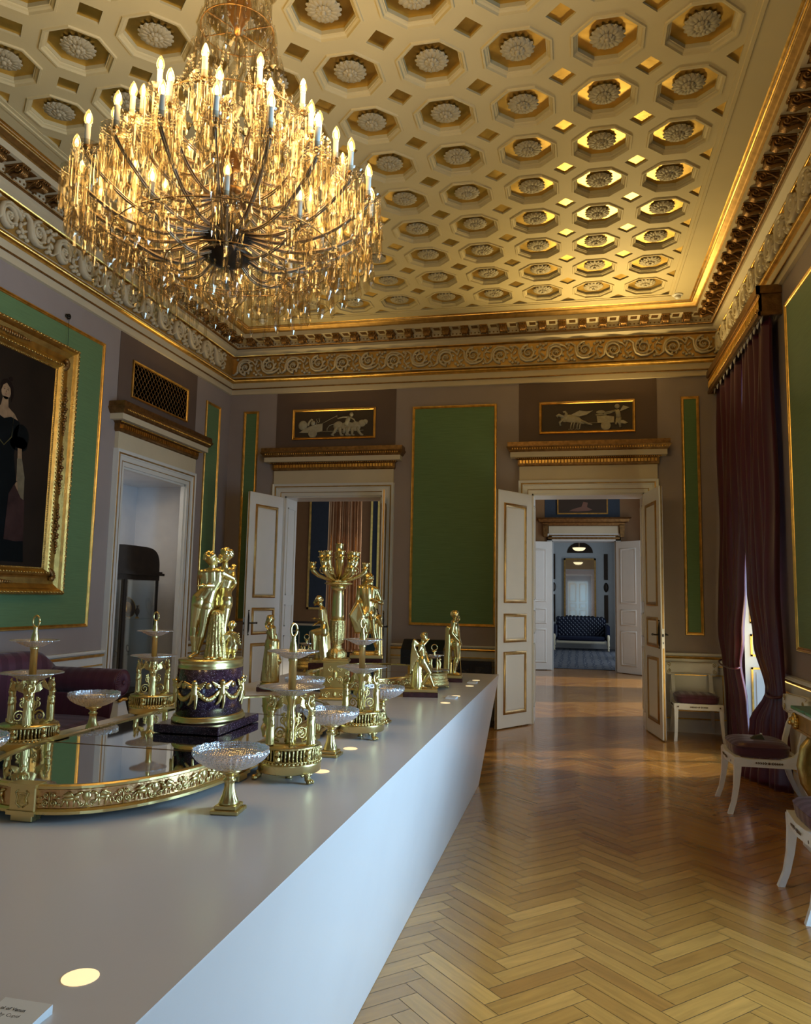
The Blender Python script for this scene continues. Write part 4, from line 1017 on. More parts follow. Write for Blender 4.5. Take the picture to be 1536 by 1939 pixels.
# ------------------------------------------------------------ glass and gilt table pieces
def bowl_mesh():
    b=MB(); n=40
    def wob(a,k): return 1+(.018 if k in (8,9,10) else 0)*math.cos(20*a)
    prof=[(.016,0),(.03,.003),(.055,.012),(.080,.026),(.100,.043),(.110,.058),(.113,.066),(.114,.072),(.115,.080),(.112,.0805),(.110,.073),(.106,.058),(.094,.043),(.074,.028),(.05,.015),(.02,.007),(.001,.006)]
    def w2(a,k): return 1
    rings=[]
    for k,(r,z) in enumerate(prof):
        rg=[]
        for j in range(80):
            a=2*PI*j/80; dz=.0045*abs(math.sin(10*a))*(1 if 7<=k<=9 else 0); rr=r*(1+(.022*math.cos(40*a) if 2<=k<=6 else 0)); rg.append((rr*math.cos(a),rr*math.sin(a),z+dz))
        rings.append(rg)
    b.loft(rings,0,False); return b
def comport_proto():
    r=empty('comport')
    b=MB(); b.bbox((-.043,-.043,0),(.043,.043,.012),.002); b.bbox((-.034,-.034,.012),(.034,.034,.024),.002); b.build('foot','ormolu',r)
    b=MB()
    def wob(a,k): return 1+(.07*math.cos(10*a) if 2<=k<=7 else 0)
    b.lathe([(.031,.024),(.029,.030),(.026,.036),(.020,.050),(.016,.066),(.0145,.082),(.015,.088),(.019,.092),(.019,.096),(.015,.098),(.013,.104),(.016,.108),(.021,.112),(.032,.117),(.036,.121),(.034,.124),(0,.124)],40,wob=wob); b.build('stem','ormolu',r)
    o=bowl_mesh(); o.v=[(x,y,z*.80) for x,y,z in o.v]; o.build('glass_bowl','cut',r,(0,0,.120)); return r
def body(p,sc=1.0,hairbun=True,girl=True):
    """p: dict of joints -> blob parts. joints: head,neck,shL,shR,elL,elR,waL,waR(wrists),chest,waist,pelvis,hipL,hipR,knL,knR,anL,anR,toL,toR"""
    V=lambda k:Vector(p[k]); c=[]; s=sc
    H=V('head'); 
    c+=[('e',H,(.052*s,.060*s,.066*s)),('c',H+Vector((0,0,-.02*s)),V('neck'),.030*s,.029*s)]
    if 'face' in p:
        f=Vector(p['face']).normalized(); side=f.cross(Vector((0,0,1))).normalized()
        c+=[('e',H+f*.034*s+Vector((0,0,-.030*s)),(.030*s,.030*s,.034*s)),('c',H+f*.058*s+Vector((0,0,.006*s)),H+f*.070*s+Vector((0,0,-.018*s)),.006*s,.010*s),('e',H+f*.058*s+Vector((0,0,-.040*s)),(.014*s,.012*s,.008*s)),('e',H+f*.052*s+Vector((0,0,-.058*s)),(.016*s,.014*s,.012*s))]
        c+=[('e',H+f*.052*s+side*sg*.022*s+Vector((0,0,.014*s)),(.014*s,.010*s,.006*s)) for sg in (-1,1)]
        c+=[('e',H+side*sg*.052*s+Vector((0,0,-.012*s)),(.008*s,.012*s,.016*s)) for sg in (-1,1)]
        # hair
        back=-f
        c+=[('e',H+back*.016*s+Vector((0,0,.016*s)),(.060*s,.062*s,.062*s))]
        if hairbun: c+=[('e',H+back*.055*s+Vector((0,0,.04*s)),(.030*s,.030*s,.028*s))]
        q=random.Random(int(H.x*1e4)+5)
        for i in range(46):
            a=q.random()*2*PI; z=q.uniform(-.2,.95); rr=math.sqrt(1-z*z); d=Vector((math.cos(a)*rr,math.sin(a)*rr,z))
            if d.dot(f)>.45 and z<.5: continue
            c+=[('e',H+back*.014*s+Vector((0,0,.014*s))+d*.060*s,(.017*s,)*3)]
    sl,sr=V('shL'),V('shR'); ch=V('chest'); wa=V('waist'); pe=V('pelvis'); mid=(sl+sr)/2
    hl,hr=V('hipL'),V('hipR'); bk=Vector(p.get('back',(0,-1,0))); hm=(hl+hr)/2
    c+=[('c',V('neck')+Vector((0,0,.03*s)),V('neck'),.029*s,.032*s),('c',V('neck')-Vector((0,0,.01*s)),sl.lerp(mid,.45),.028*s,.034*s),('c',V('neck')-Vector((0,0,.01*s)),sr.lerp(mid,.45),.028*s,.034*s),('c',sl,sr,.037*s,.037*s)]
    for A,k in ((sl,.60),(sr,.60)):
        q0=mid.lerp(A,k); q1=ch.lerp(ch+(A-mid),.50); q2=wa.lerp(wa+(A-mid),.34); 
        c+=[('c',q0,q1,.050*s,.060*s),('c',q1,q2,.060*s,.048*s)]
    c+=[('c',mid,ch,.058*s,.068*s),('c',ch,wa,.066*s,.058*s),('c',wa,pe,.058*s,.070*s)]
    for H_,k in ((hl,.42),(hr,.42)):
        c+=[('c',wa.lerp(wa+(H_-hm),.6),H_+Vector((0,0,.02*s)),.052*s,.068*s),('c',H_+Vector((0,0,.02*s)),H_-Vector((0,0,.03*s)),.068*s,.070*s)]
    c+=[('e',hl+bk*.020*s+Vector((0,0,-.012*s)),(.057*s,.060*s,.066*s)),('e',hr+bk*.020*s+Vector((0,0,-.012*s)),(.057*s,.060*s,.066*s)),('e',hm+Vector((0,0,.01*s)),(.078*s,.055*s,.060*s))]
    if girl: c+=[('e',ch-bk*.050*s+(sl-mid)*.42+Vector((0,0,.014*s)),(.030*s,.030*s,.028*s)),('e',ch-bk*.050*s+(sr-mid)*.42+Vector((0,0,.014*s)),(.030*s,.030*s,.028*s))]
    for a,b_,d in (('shL','elL','waL'),('shR','elR','waR')):
        if a in p and b_ in p:
            c+=[('e',V(a),(.040*s,.040*s,.040*s)),('c',V(a),V(b_),.035*s,.026*s),('c',V(b_),V(b_).lerp(V(d),.3),.026*s,.027*s),('c',V(b_).lerp(V(d),.3),V(d),.027*s,.016*s)]
            hd=(V(d)-V(b_)).normalized(); sd=hd.cross(Vector((0,0,1))); sd=sd.normalized() if sd.length>.1 else Vector((1,0,0))
            hdir=(hd+Vector(p.get('grip'+d[-1],(0,0,0)))).normalized()
            c+=[('c',V(d),V(d)+hdir*.035*s,.017*s,.021*s)]
            for i,l in enumerate((.036,.042,.039,.030)): 
                o=V(d)+hdir*.045*s+sd*(i-1.5)*.012*s; c+=[('c',o,o+hdir*l*.55*s,.0085*s,.008*s),('c',o+hdir*l*.55*s,o+(hdir*1.05+Vector(p.get('curl',(0,0,-.3)))*.5)*l*s,.008*s,.0065*s)]
            o=V(d)+hdir*.012*s-sd*.018*s; c+=[('c',o,o+(hdir*.8-sd*.7)*.032*s,.009*s,.007*s)]
    for a,b_,d,t in (('hipL','knL','anL','toL'),('hipR','knR','anR','toR')):
        if b_ in p:
            k,an,to=V(b_),V(d),V(t)
            c+=[('c',V(a),V(a).lerp(k,.30),.065*s,.062*s),('c',V(a).lerp(k,.30),V(a).lerp(k,.62),.062*s,.050*s),('c',V(a).lerp(k,.62),k,.050*s,.037*s),('c',k,k.lerp(an,.35)+bk*.008*s,.038*s,.041*s),('c',k.lerp(an,.35)+bk*.008*s,an,.040*s,.022*s),('c',an,an+Vector((0,0,-.012*s)),.024*s,.026*s),('c',an+Vector((0,0,-.02*s)),to,.024*s,.016*s)]
            f=(to-an); f.z=0; f=f.normalized() if f.length>1e-4 else Vector((0,1,0)); sd=Vector((-f.y,f.x,0))
            for i in range(5): o=to+sd*(i-2)*.0095*s; c+=[('c',o,o+f*(.016-.002*abs(i-1))*s,.0075*s,.006*s)]
    return c
def folds(c,top,bot,n,r0,r1,wt,wb,q,dy=.0):
    # a fall of drapery made of many fine hanging folds
    for i in range(n):
        a=2*PI*i/n; t=Vector(top)+Vector((math.cos(a)*wt[0],math.sin(a)*wt[1],q.uniform(-.01,.01))); b=Vector(bot)+Vector((math.cos(a+.25)*wb[0],math.sin(a+.25)*wb[1],q.uniform(0,.012)))
        m=t.lerp(b,.5)+Vector((q.uniform(-.006,.006),q.uniform(-.006,.006),0))
        c+=[('c',t,m,r0,r0*.9),('c',m,b,r0*.9,r1)]
def winged_woman(scale):
    # small winged supporter, unit height 1, faces -y
    p=dict(head=(0,-.01,.90),neck=(0,0,.83),shL=(-.09,0,.785),shR=(.09,0,.785),chest=(0,-.01,.72),waist=(0,.0,.61),pelvis=(0,0,.53),hipL=(-.045,0,.49),hipR=(.045,0,.49),
        elL=(-.13,.03,.88),elR=(.13,.03,.88),waL=(-.10,.02,.99),waR=(.10,.02,.99),face=(0,-1,0),back=(0,1,0),grip1=(0,0,0))
    c=body(p,1.0); q=random.Random(2)
    c+=[('c',(0,0,.56),(0,0,.08),.085,.075)]
    folds(c,(0,0,.60),(0,0,.02),16,.022,.016,(.075,.062),(.085,.075),q)
    c+=[('c',(-.03,-.05,.03),(-.03,-.10,.02),.022,.016),('c',(.03,-.05,.03),(.03,-.10,.02),.022,.016)]
    for s in (-1,1):
        for k in range(6):
            t=k/5; c+=[('c',(s*.03,.05,.76),(s*(.12+.10*t),.10,.92-.10*t),.022,.020),('c',(s*(.12+.10*t),.10,.92-.10*t),(s*(.22+.06*t),.13,1.03-.16*t),.020,.010)]
        c+=[('c',(s*.20,.12,1.0),(s*.27,.14,1.04),.018,.012)]
    c=[scalepart(x,scale) for x in c]
    return blob('winged_figure',c,.0060*scale,2,'ormolu')
def scalepart(x,s,off=(0,0,0),rz=0):
    o=Vector(off); Rm=Matrix.Rotation(rz,3,'Z')
    if x[0]=='c': return ('c',Rm@(Vector(x[1])*s)+o,Rm@(Vector(x[2])*s)+o,x[3]*s,x[4]*s)
    r=x[2]
    return ('e',Rm@(Vector(x[1])*s)+o,tuple(k*s for k in r) if isinstance(r,(tuple,list)) else r*s)+( (Rm@x[3].to_3x3(),) if len(x)>3 else ())
WOMAN=winged_woman(.165)
def paw(b,c,a,h,s=1):
    # lion paw foot splayed outward
    m=Mx(c,a); u=MB()
    u.tube([(0,-.004*s,h),(0,.006*s,h*.7),(0,.004*s,h*.35),(0,.014*s,.010*s)],[.012*s,.010*s,.008*s,.010*s],8)
    for k in (-1,0,1): u.ell((k*.007*s,.020*s,.007*s),(.005*s,.010*s,.007*s),6,4)
    for k in (-1,1): u.tube([(0,0,h*.9),(k*.016*s,.0,h*.75),(k*.022*s,.002,h*.95)],[.005*s,.006*s,.004*s],5)
    b.merge(u,m)
def plate(b,rad,z,dep,lobes=0):
    n=96; rings=[]
    prof=[(.008,-dep),(rad*.30,-dep*.90),(rad*.55,-dep*.48),(rad*.75,-dep*.12),(rad*.9,0),(rad,.001),(rad*1.0,.004),(rad*.9,.004),(rad*.74,-dep*.03),(rad*.54,-dep*.36),(rad*.28,-dep*.74),(.008,-dep*.8)]
    for k,(r,zz) in enumerate(prof):
        rings.append([((r*(1+(.025*math.cos(32*2*PI*j/n) if k in(1,2,3) else 0)))*math.cos(2*PI*j/n),(r*(1+(.025*math.cos(32*2*PI*j/n) if k in (1,2,3) else 0)))*math.sin(2*PI*j/n),z+zz) for j in range(n)])
    b.loft(rings,0,False)
def ringhandle(b,z,r,ax='x'):
    pts=[(r*.78*math.cos(a),0,z+r*math.sin(a)*1.25) for a in [2*PI*i/24 for i in range(25)]]
    b.tube(pts,.0042,8)
def epergne():
    r=empty('tiered_centrepiece')
    b=MB(); b.lathe([(.0,.030),(.108,.030),(.112,.034),(.112,.056),(.114,.060),(.112,.064),(.108,.068),(.0,.068)],56); b.build('base_drum','ormolu',r)
    b=MB()
    for k in range(48): a=2*PI*k/48; b.ell((.110*math.cos(a),.110*math.sin(a),.068),(.006,.006,.005),6,4)
    for k in range(48):
        a=2*PI*k/48; x,y=.103*math.cos(a),.103*math.sin(a)
        b.tube([(x,y,.074),(x*.985,y*.985,.095),(x,y,.114)],[.0048,.0036,.0048],6)
    for k in range(6):
        a=2*PI*(k+.5)/6
        for zz in (.083,.104): b.ell((.105*math.cos(a),.105*math.sin(a),zz),(.012,.012,.012),8,6)
    for zz,rr in ((.072,.106),(.117,.107)):
        b.tube([(rr*math.cos(a),rr*math.sin(a),zz) for a in [2*PI*i/40 for i in range(41)]],.0035,6)
    b.build('pierced_gallery','ormolu2',r)
    b=MB(); b.lathe([(.0,.070),(.097,.070),(.097,.115),(.109,.118),(.110,.121),(0,.121)],56); b.build('drum','ormolu',r)
    for k in range(3):
        b=MB(); paw(b,(0,0,0),0,.036,1.15); o=b.build('paw_foot','ormolu2',r); a=2*PI*k/3+PI/6; o.location=(.100*math.cos(a),.100*math.sin(a),0); o.rotation_euler=(0,0,a-PI/2)
    b=MB(); b.lathe([(0,.0),(.014,.0),(.010,.008),(.006,.014),(.010,.03)],12); b.build('centre_pin','ormolu',r)
    for k in range(3):
        a=2*PI*k/3-PI/2+.42; o=put('winged_figure',WOMAN,r,(.083*math.cos(a),.083*math.sin(a),.121),a+PI/2)
    for k in range(3):
        a=2*PI*k/3-PI/2+.42+PI/3; b=MB()
        b.tube(spiral((.045,.152),.024,1.7,26,PI*.9,-1),[.0052*(1-.5*i/26) for i in range(27)],6,flat=.7)
        b.tube(spiral((.030,.200),.014,1.6,20,-PI*.5,1),[.0042*(1-.5*i/20) for i in range(21)],6,flat=.7)
        b.tube([(.020,0,.124),(.018,0,.15),(.020,0,.175),(.028,0,.187),(.030,0,.214),(.024,0,.226)],[.005,.004,.0035,.004,.004,.002],6)
        b.tube([(.05,0,.128),(.07,0,.130),(.088,0,.140),(.090,0,.150)],[.005,.006,.004,.002],6)
        for x,z in ((.030,.222),(.022,.205),(.066,.135),(.05,.126),(.038,.218)): b.ell((x,0,z),(.006,.004,.005),6,4)
        b.build('scroll_bracket','ormolu2',r,rz=a)
    b=MB(); b.lathe([(.020,.121),(.013,.130),(.016,.145),(.014,.17),(.017,.20),(.013,.215),(.012,.25),(.016,.27),(.024,.288),(.018,.294)],28); b.build('stem','ormolu',r)
    b=MB(); plate(b,.118,.318,.030); b.build('glass_plate','cut',r)
    b=MB(); b.lathe([(.014,.29),(.0145,.41),(.017,.413),(.017,.420),(.014,.423),(.014,.428)],24); b.build('column','ormolu',r)
    b=MB(); plate(b,.093,.446,.026); b.build('glass_plate','cut',r)
    b=MB(); b.lathe([(.012,.425),(.015,.437),(.0155,.452),(.013,.470),(.008,.486),(.0095,.490),(.0075,.494),(.009,.500),(.005,.506)],20); ringhandle(b,.524,.018); b.build('ring_handle','ormolu',r)
    return r
C=comport_proto(); C.location=(-1.022,2.205,TZ); tag(C,'cut glass comport on a gilt foot, nearest on the open right side of the table','bowl','cut glass comports on gilt feet')
C['label']='cut glass comport on a gilt foot nearest the camera on the open right side'
def cp_(x,y,l,rz=0,z=TZ): return copy_tree(C,(x,y,z),rz,l)
C.rotation_euler=(0,0,R(6))
cp_(-.985,3.07,'cut glass comport on a gilt foot between the two tall centrepieces on the right side')
cp_(-.985,3.93,'cut glass comport on a gilt foot just before the winged youth statue')
cp_(-2.17,3.19,'cut glass comport in front of the plum sofa, on the far side of the plateau')
cp_(-1.885,2.13,'cut glass comport cut off by the left edge of the photo')
cp_(-2.14,4.12,'cut glass comport half hidden behind the porphyry drum')
cp_(-1.50,4.17,'cut glass comport standing in the middle of the table before the candelabrum')
Eg=epergne(); Eg.location=(-1.005,2.66,TZ); Eg.rotation_euler=(0,0,R(57)); tag(Eg,'tall two-tier glass and gilt centrepiece with three winged figures, nearest one on the right','centrepiece','tall tiered centrepieces with winged figures'); 
copy_tree(Eg,(-.988,3.53,TZ),R(50),'tall two-tier glass and gilt centrepiece with three winged figures, farther one on the right')
copy_tree(Eg,(-2.135,2.72,TZ),R(8),'tall two-tier glass and gilt centrepiece in front of the sofa at the left edge')
copy_tree(Eg,(-2.17,3.69,TZ),R(6),'tall two-tier glass and gilt centrepiece between the sofa bolster and the porphyry drum')
# low centrepieces at the far end
def low_epergne():
    r=empty('low_centrepiece')
    b=MB(); b.lathe([(.0,.026),(.104,.026),(.108,.03),(.108,.05),(.1,.056),(.1,.062),(.104,.066),(.098,.07),(.094,.105),(.10,.11),(0,.112)],40); b.build('base_drum','ormolu2',r)
    for k in range(3):
        b=MB(); paw(b,(0,0,0),0,.032,1.1); o=b.build('paw_foot','ormolu2',r); a=2*PI*k/3+PI/6; o.location=(.094*math.cos(a),.094*math.sin(a),0); o.rotation_euler=(0,0,a-PI/2)
    b=MB(); plate(b,.115,.132,.016); b.build('glass_plate','cut',r)
    for k in range(4):
        a=PI/2*k+.5; b=MB(); b.tube([(.055,0,.115),(.042,0,.145),(.050,0,.175),(.040,0,.20),(.05,0,.222)],[.006,.010,.009,.007,.004],8); b.ell((.048,0,.205),.010,8,6); b.build('small_supporter','ormolu',r,rz=a)
    b=MB(); plate(b,.072,.235,.022); b.build('glass_plate','cut',r)
    b=MB(); b.lathe([(.010,.215),(.010,.23),(.012,.24),(.006,.262),(.004,.27)],16); b.tube([(-.018,0,.268),(0,0,.256),(.018,0,.268)],[.003,.005,.003],6)
    b.tube([(.021*math.cos(a),0,.292+.021*math.sin(a)) for a in [2*PI*i/24 for i in range(25)]],.0035,6); b.build('ring_handle','ormolu',r); return r
Lw=low_epergne(); Lw.location=(-1.005,5.53,TZ); Lw.rotation_euler=(0,0,R(10)); tag(Lw,'low gilt centrepiece with a ring handle behind the winged youth statue','centrepiece','low centrepieces at the far end')
copy_tree(Lw,(-2.285,6.36,TZ),R(15),'low gilt centrepiece with a ring handle at the far left, behind the maiden statue')

# ------------------------------------------------------------ statues
def sculpture(label,loc,rz,parts,voxel,base,scale,extra_children=(),cat='statue',smooth=2,name='statue'):
    r=empty(name,loc,rz); tag(r,label,cat)
    me=blob('figure',[scalepart(c,scale,(0,0,base)) for c in parts],voxel,smooth,'ormolu'); put('figure',me,r); return r
RZ=R(22)
# main group: two figures embracing on a porphyry drum
def main_group():
    r=empty('sculpture_group',(-1.497,3.0,1.0),R(0)); tag(r,'gilt sculpture of two nude figures embracing with a winged child on a purple porphyry drum','sculpture')
    b=MB(); b.bbox((-.140,-.195,0),(.140,.195,.034),.003); b.build('plinth','porph',r)
    b=MB(); b.lathe([(0,.034),(1.0,.034),(1.03,.038),(1.03,.045),(.985,.050),(.985,.056),(.95,.062),(0,.062)],56,sx=.135,sy=.180); b.build('base_moulding','ormolu',r)
    b=MB(); b.lathe([(.93,.06),(.93,.245)],64,sx=.133,sy=.180); b.build('drum','porph',r)
    b=MB(); b.lathe([(.93,.243),(.95,.246),(.95,.252),(.935,.255),(.935,.272),(.95,.276),(.945,.281),(0,.281)],64,sx=.130,sy=.176); b.build('top_moulding','ormolu',r)
    # garlands carried by winged children
    def on(a,z,d=0): return ((.1237+d)*math.cos(a),(.1674+d)*math.sin(a),z)
    K=8
    for k in range(K):
        a0=2*PI*k/K+.15; a1=a0+2*PI/K
        b=MB(); pts=[on(a0+(a1-a0)*t,.185-.055*math.sin(PI*t)**.8,.004) for t in [i/14 for i in range(15)]]
        b.tube(pts,[.003+.0075*math.sin(PI*i/14) for i in range(15)],8)
        for i in range(1,14):
            for q in range(3): 
                p=pts[i]; b.ell((p[0]+rnd.uniform(-.004,.004),p[1]+rnd.uniform(-.004,.004),p[2]+rnd.uniform(-.007,.007)),.0042,5,4)
        b.build('garland','ormolu2',r)
        b=MB(); p=on((a0+a1)/2,.183,0); q=on((a0+a1)/2,.183,.006); b.tube([p,q],[.0125,.0115],16); b.build('medallion','ormolu',r)
        m=Matrix.Translation(on(a0,.118,.004))@Matrix.Rotation(math.atan2(.1693**2*math.cos(a0)/1,.1376**2*math.sin(a0)/1)*0+a0+PI/2,4,'Z')
        c=[('e',(0,-.004,.079),(.009,.009,.010)),('c',(0,-.003,.066),(0,-.003,.045),.009,.010),('c',(-.004,-.003,.04),(-.010,-.003,.020),.0075,.005),('c',(-.010,-.003,.020),(-.018,-.002,.012),.005,.0035),('c',(.005,-.003,.04),(.006,-.004,.018),.0075,.005),('c',(.006,-.004,.018),(.004,-.002,.0),.005,.0035),
           ('c',(-.007,-.003,.063),(-.018,-.005,.066),.004,.0035),('c',(.007,-.003,.063),(.018,-.005,.060),.004,.0035)]
        for s in (-1,1):
            for j in range(4): c+=[('c',(s*.004,.0,.066),(s*(.034-.004*j),.0,.082-.006*j),.0045,.003)]
        me=blob('flying_child',[scalepart(q_,1.25,(0,0,-.022)) for q_ in c],.0010,1,'ormolu'); o=put('flying_child',me,r); o.matrix_local=m
    # figures, in the plane facing the camera
    s=1/1000.0; K0=.000420  # metres per crop pixel
    def Q(x,z,y=0): return ((x-345)*K0/.42*.42,(y)*1.0,(1175-z)*K0)
    sc=.44
    A=dict(head=Q(302,190,.00),neck=Q(310,268,.0),shL=Q(212,335,.0),shR=Q(408,328,.0),chest=Q(312,400,.008),waist=Q(285,500,.006),pelvis=Q(245,570,.004),hipL=Q(195,612,.0),hipR=Q(275,640,.0),
      knL=Q(160,880,.004),anL=Q(172,1105,.0),toL=Q(150,1160,.030),knR=Q(250,890,-.012),anR=Q(205,1105,-.004),toR=Q(135,1165,-.018),
      elR=Q(520,380,.02),waR=Q(520,290,.055),face=(.8,.6,.0),back=(0,-1,0))
    A['elL']=Q(205,430,.05); A['waL']=Q(330,470,.07)
    B=dict(head=Q(428,150,.03),neck=Q(432,245,.045),shL=Q(372,300,.06),shR=Q(500,312,.05),chest=Q(425,400,.055),waist=Q(415,490,.055),pelvis=Q(425,570,.05),hipL=Q(385,620,.05),hipR=Q(455,610,.035),
      knL=Q(370,880,.06),anL=Q(360,1105,.07),toL=Q(350,1160,.09),knR=Q(440,880,.04),anR=Q(430,1105,.055),toR=Q(440,1160,.075),
      elL=Q(360,452,.004),waL=Q(262,455,-.030),gripL=(0,.2,0),elR=Q(535,420,.04),waR=Q(500,500,.07),face=(-.9,-.25,-.1),back=(.35,-.93,0),curl=(0,0,-.2))
    parts=body(A,sc,hairbun=False,girl=False)+body(B,sc,True,True)
    me=blob('embracing_figures',parts,.0015,8,'ormolu')
    rot=R(24)
    put('embracing_figures',me,r,(0,0,.281),rot)
    q=random.Random(9); c=[]
    c+=[('c',Q(380,1130,-.03),Q(385,760,-.02),.024,.020),('e',Q(385,745,-.015),(.028,.024,.022))]
    for i in range(15):
        a=2*PI*i/15; t=Vector(Q(382,745,-.018))+Vector((math.cos(a)*.022,math.sin(a)*.018,0)); bb=Vector(Q(382,1165,-.03))+Vector((math.cos(a+.2)*.040,math.sin(a+.2)*.032,0)); m=t.lerp(bb,.55)+Vector((q.uniform(-.004,.004),q.uniform(-.003,.003),0))
        c+=[('c',t,m,.0062,.0065),('c',m,bb,.0065,.0075)]
    for x in (310,360,440): c+=[('e',Q(x,1168,-.065),(.012,.010,.006))]
    c+=[('c',Q(330,790,-.03),Q(370,720,-.03),.008,.008),('c',Q(370,720,-.03),Q(430,740,-.03),.008,.008),('c',Q(430,740,-.03),Q(445,850,-.03),.008,.006)]
    put('draped_urn',blob('draped_urn',c,.0017,1,'ormolu2'),r,(0,0,.281),rot)
    P=dict(head=Q(528,850,-.01),neck=Q(525,905,-.01),shL=Q(490,935,-.01),shR=Q(565,940,-.01),chest=Q(528,965,-.01),waist=Q(530,1010,-.01),pelvis=Q(530,1050,-.01),hipL=Q(510,1065,-.01),hipR=Q(556,1065,-.01),
      knL=Q(508,1115,.0),anL=Q(505,1150,-.005),toL=Q(500,1168,.01),knR=Q(560,1115,.0),anR=Q(562,1150,-.005),toR=Q(566,1168,.01),elL=Q(460,965,-.01),waL=Q(450,920,.01),elR=Q(590,980,-.01),waR=Q(560,1010,.01),face=(-.5,.7,.5),back=(0,-1,0))
    c=body(P,.26,False,False)
    for j in range(5): 
        c+=[('c',Q(505,950,-.028),Q(455-6*j,945+24*j,-.038),.006,.0035),('c',Q(552,950,-.028),Q(600+5*j,925+26*j,-.038),.006,.0035)]
    put('winged_child',blob('winged_child',c,.0016,1,'ormolu'),r,(0,0,.281),rot)
main_group()
# hero with a fleece, far behind the candelabrum
def hero():
    u=.72 # height
    A=dict(head=(.0,.0,.93),neck=(.01,.0,.86),shL=(-.09,.0,.82),shR=(.12,.0,.80),chest=(.02,.0,.74),waist=(.035,.0,.60),pelvis=(.03,.0,.53),hipL=(-.01,.0,.50),hipR=(.07,.0,.50),
      knL=(.02,.0,.29),anL=(-.05,.04,.06),toL=(-.09,-.02,.02),knR=(.10,.0,.28),anR=(.15,.02,.06),toR=(.14,-.06,.02),elL=(-.11,.0,.66),waL=(-.08,-.03,.54),elR=(.19,.0,.64),waR=(.13,-.04,.66),face=(-.75,-.6,-.05),back=(0,-1,0))
    A['face']=(-.8,.3,0)
    c=body(A,1.0,False,False)
    c+=[('e',(.0,0,.97),(.062,.062,.045)),('c',(.05,.03,.97),(.06,.03,.86),.03,.02)]  # helmet
    q=random.Random(4)
    for i in range(9): c+=[('c',(-.10,-.02,.62),(-.19+.018*i,-.06,.40+.02*abs(i-4)),.045,.026),('c',(-.19+.018*i,-.06,.40+.02*abs(i-4)),(-.12+.016*i,-.06,.28),.026,.02)]
    c+=[('c',(.17,.03,.0),(.16,.02,.42),.05,.045),('e',(.15,.0,.45),(.055,.05,.05)),('c',(.15,-.03,.44),(.20,-.06,.36),.03,.018)]
    for i in range(9): c+=[('e',(-.12+.03*i,.0,.02),(.04,.05,.03))]
    r=sculpture('large gilt statue of a helmeted nude figure holding a fleece near the left doorway',(-1.80,6.52,TZ+.10),R(16),c,.0050,.045,u*.98)
    b=MB(); b.bbox((-.13,-.12,-.10),(.15,.12,.02),.003); b.build('marble_base','red',r)
    b=MB(); b.bbox((-.135,-.12,.02),(.15,.12,.05),.003); b.build('bronze_base','ormolu',r)
hero()
def winged_youth():
    # side view, leaning right; wings behind to the left ; faces +x
    A=dict(head=(.06,.0,.90),neck=(.02,.0,.82),shL=(.0,-.08,.76),shR=(.0,.08,.76),chest=(.01,.0,.69),waist=(.03,.0,.57),pelvis=(.03,.0,.51),hipL=(.03,-.045,.48),hipR=(.03,.045,.48),
      knL=(.16,-.05,.28),anL=(.03,-.05,.06),toL=(.10,-.05,.02),knR=(.14,.05,.27),anR=(.22,.05,.06),toR=(.30,.05,.02),elL=(-.04,-.10,.66),waL=(.09,-.05,.82),elR=(.08,.10,.62),waR=(.13,.02,.50),face=(.8,.0,-.5),back=(-1,0,0),grip1=(0,0,1))
    c=body(A,1.0,False,False)
    for s in (-1,1):
        for i in range(7): t=i/6; c+=[('c',(-.04,s*.03,.76),(-.13-.02*t,s*.07,.84-.07*t),.034,.026),('c',(-.13-.02*t,s*.07,.84-.07*t),(-.17+.018*i,s*.06,.58),.026,.022),('c',(-.17+.018*i,s*.06,.58),(-.19+.030*i,s*.05,.26+.045*i),.020,.010)]
    c+=[('c',(-.07,0,.0),(-.05,0,.42),.10,.075)]; q=random.Random(5); folds(c,(-.05,0,.46),(-.07,0,.02),14,.022,.02,(.07,.06),(.10,.08),q)
    r=sculpture('gilt winged youth statue leaning with a hand to the face',(-1.01,5.07,TZ),R(10),c,.0034,.050,.375)
    b=MB(); b.bbox((-.115,-.075,0),(.115,.075,.032),.002); b.build('marble_base','red',r)
    b=MB(); b.bbox((-.112,-.07,.032),(.112,.07,.052),.002); b.build('bronze_base','ormolu',r)
winged_youth()
def youth():
    A=dict(head=(.01,.0,.93),neck=(.0,.0,.86),shL=(-.01,-.09,.82),shR=(-.01,.09,.82),chest=(.01,.0,.74),waist=(.03,.0,.60),pelvis=(.03,.0,.53),hipL=(.03,-.045,.50),hipR=(.03,.045,.50),
      knL=(.05,-.04,.28),anL=(.0,-.04,.06),toL=(.08,-.05,.02),knR=(.03,.05,.28),anR=(-.01,.06,.06),toR=(.06,.06,.02),elL=(-.04,-.12,.66),waL=(.06,-.10,.55),elR=(-.02,.12,.66),waR=(.05,.09,.56),face=(1,.0,-.25),back=(-1,0,0))
    c=body(A,1.0,False,False); q=random.Random(6)
    c+=[('c',(-.08,0,.70),(-.11,0,.03),.055,.06)]; folds(c,(-.09,0,.74),(-.11,0,.02),12,.02,.018,(.04,.07),(.05,.08),q)
    r=sculpture('slender gilt statue of a standing youth with a staff at the far right table corner',(-.935,6.04,TZ),R(6),c,.0042,.048,.50)
    b=MB(); b.bbox((-.065,-.065,0),(.065,.065,.030),.002); b.build('marble_base','red',r)
    b=MB(); b.bbox((-.06,-.06,.030),(.06,.06,.052),.002); b.build('bronze_base','ormolu',r)
    b=MB(); b.tube([(.035,-.055,.40),(.055,-.055,.055)],.0028,6); b.build('staff','ormolu',r)
youth()
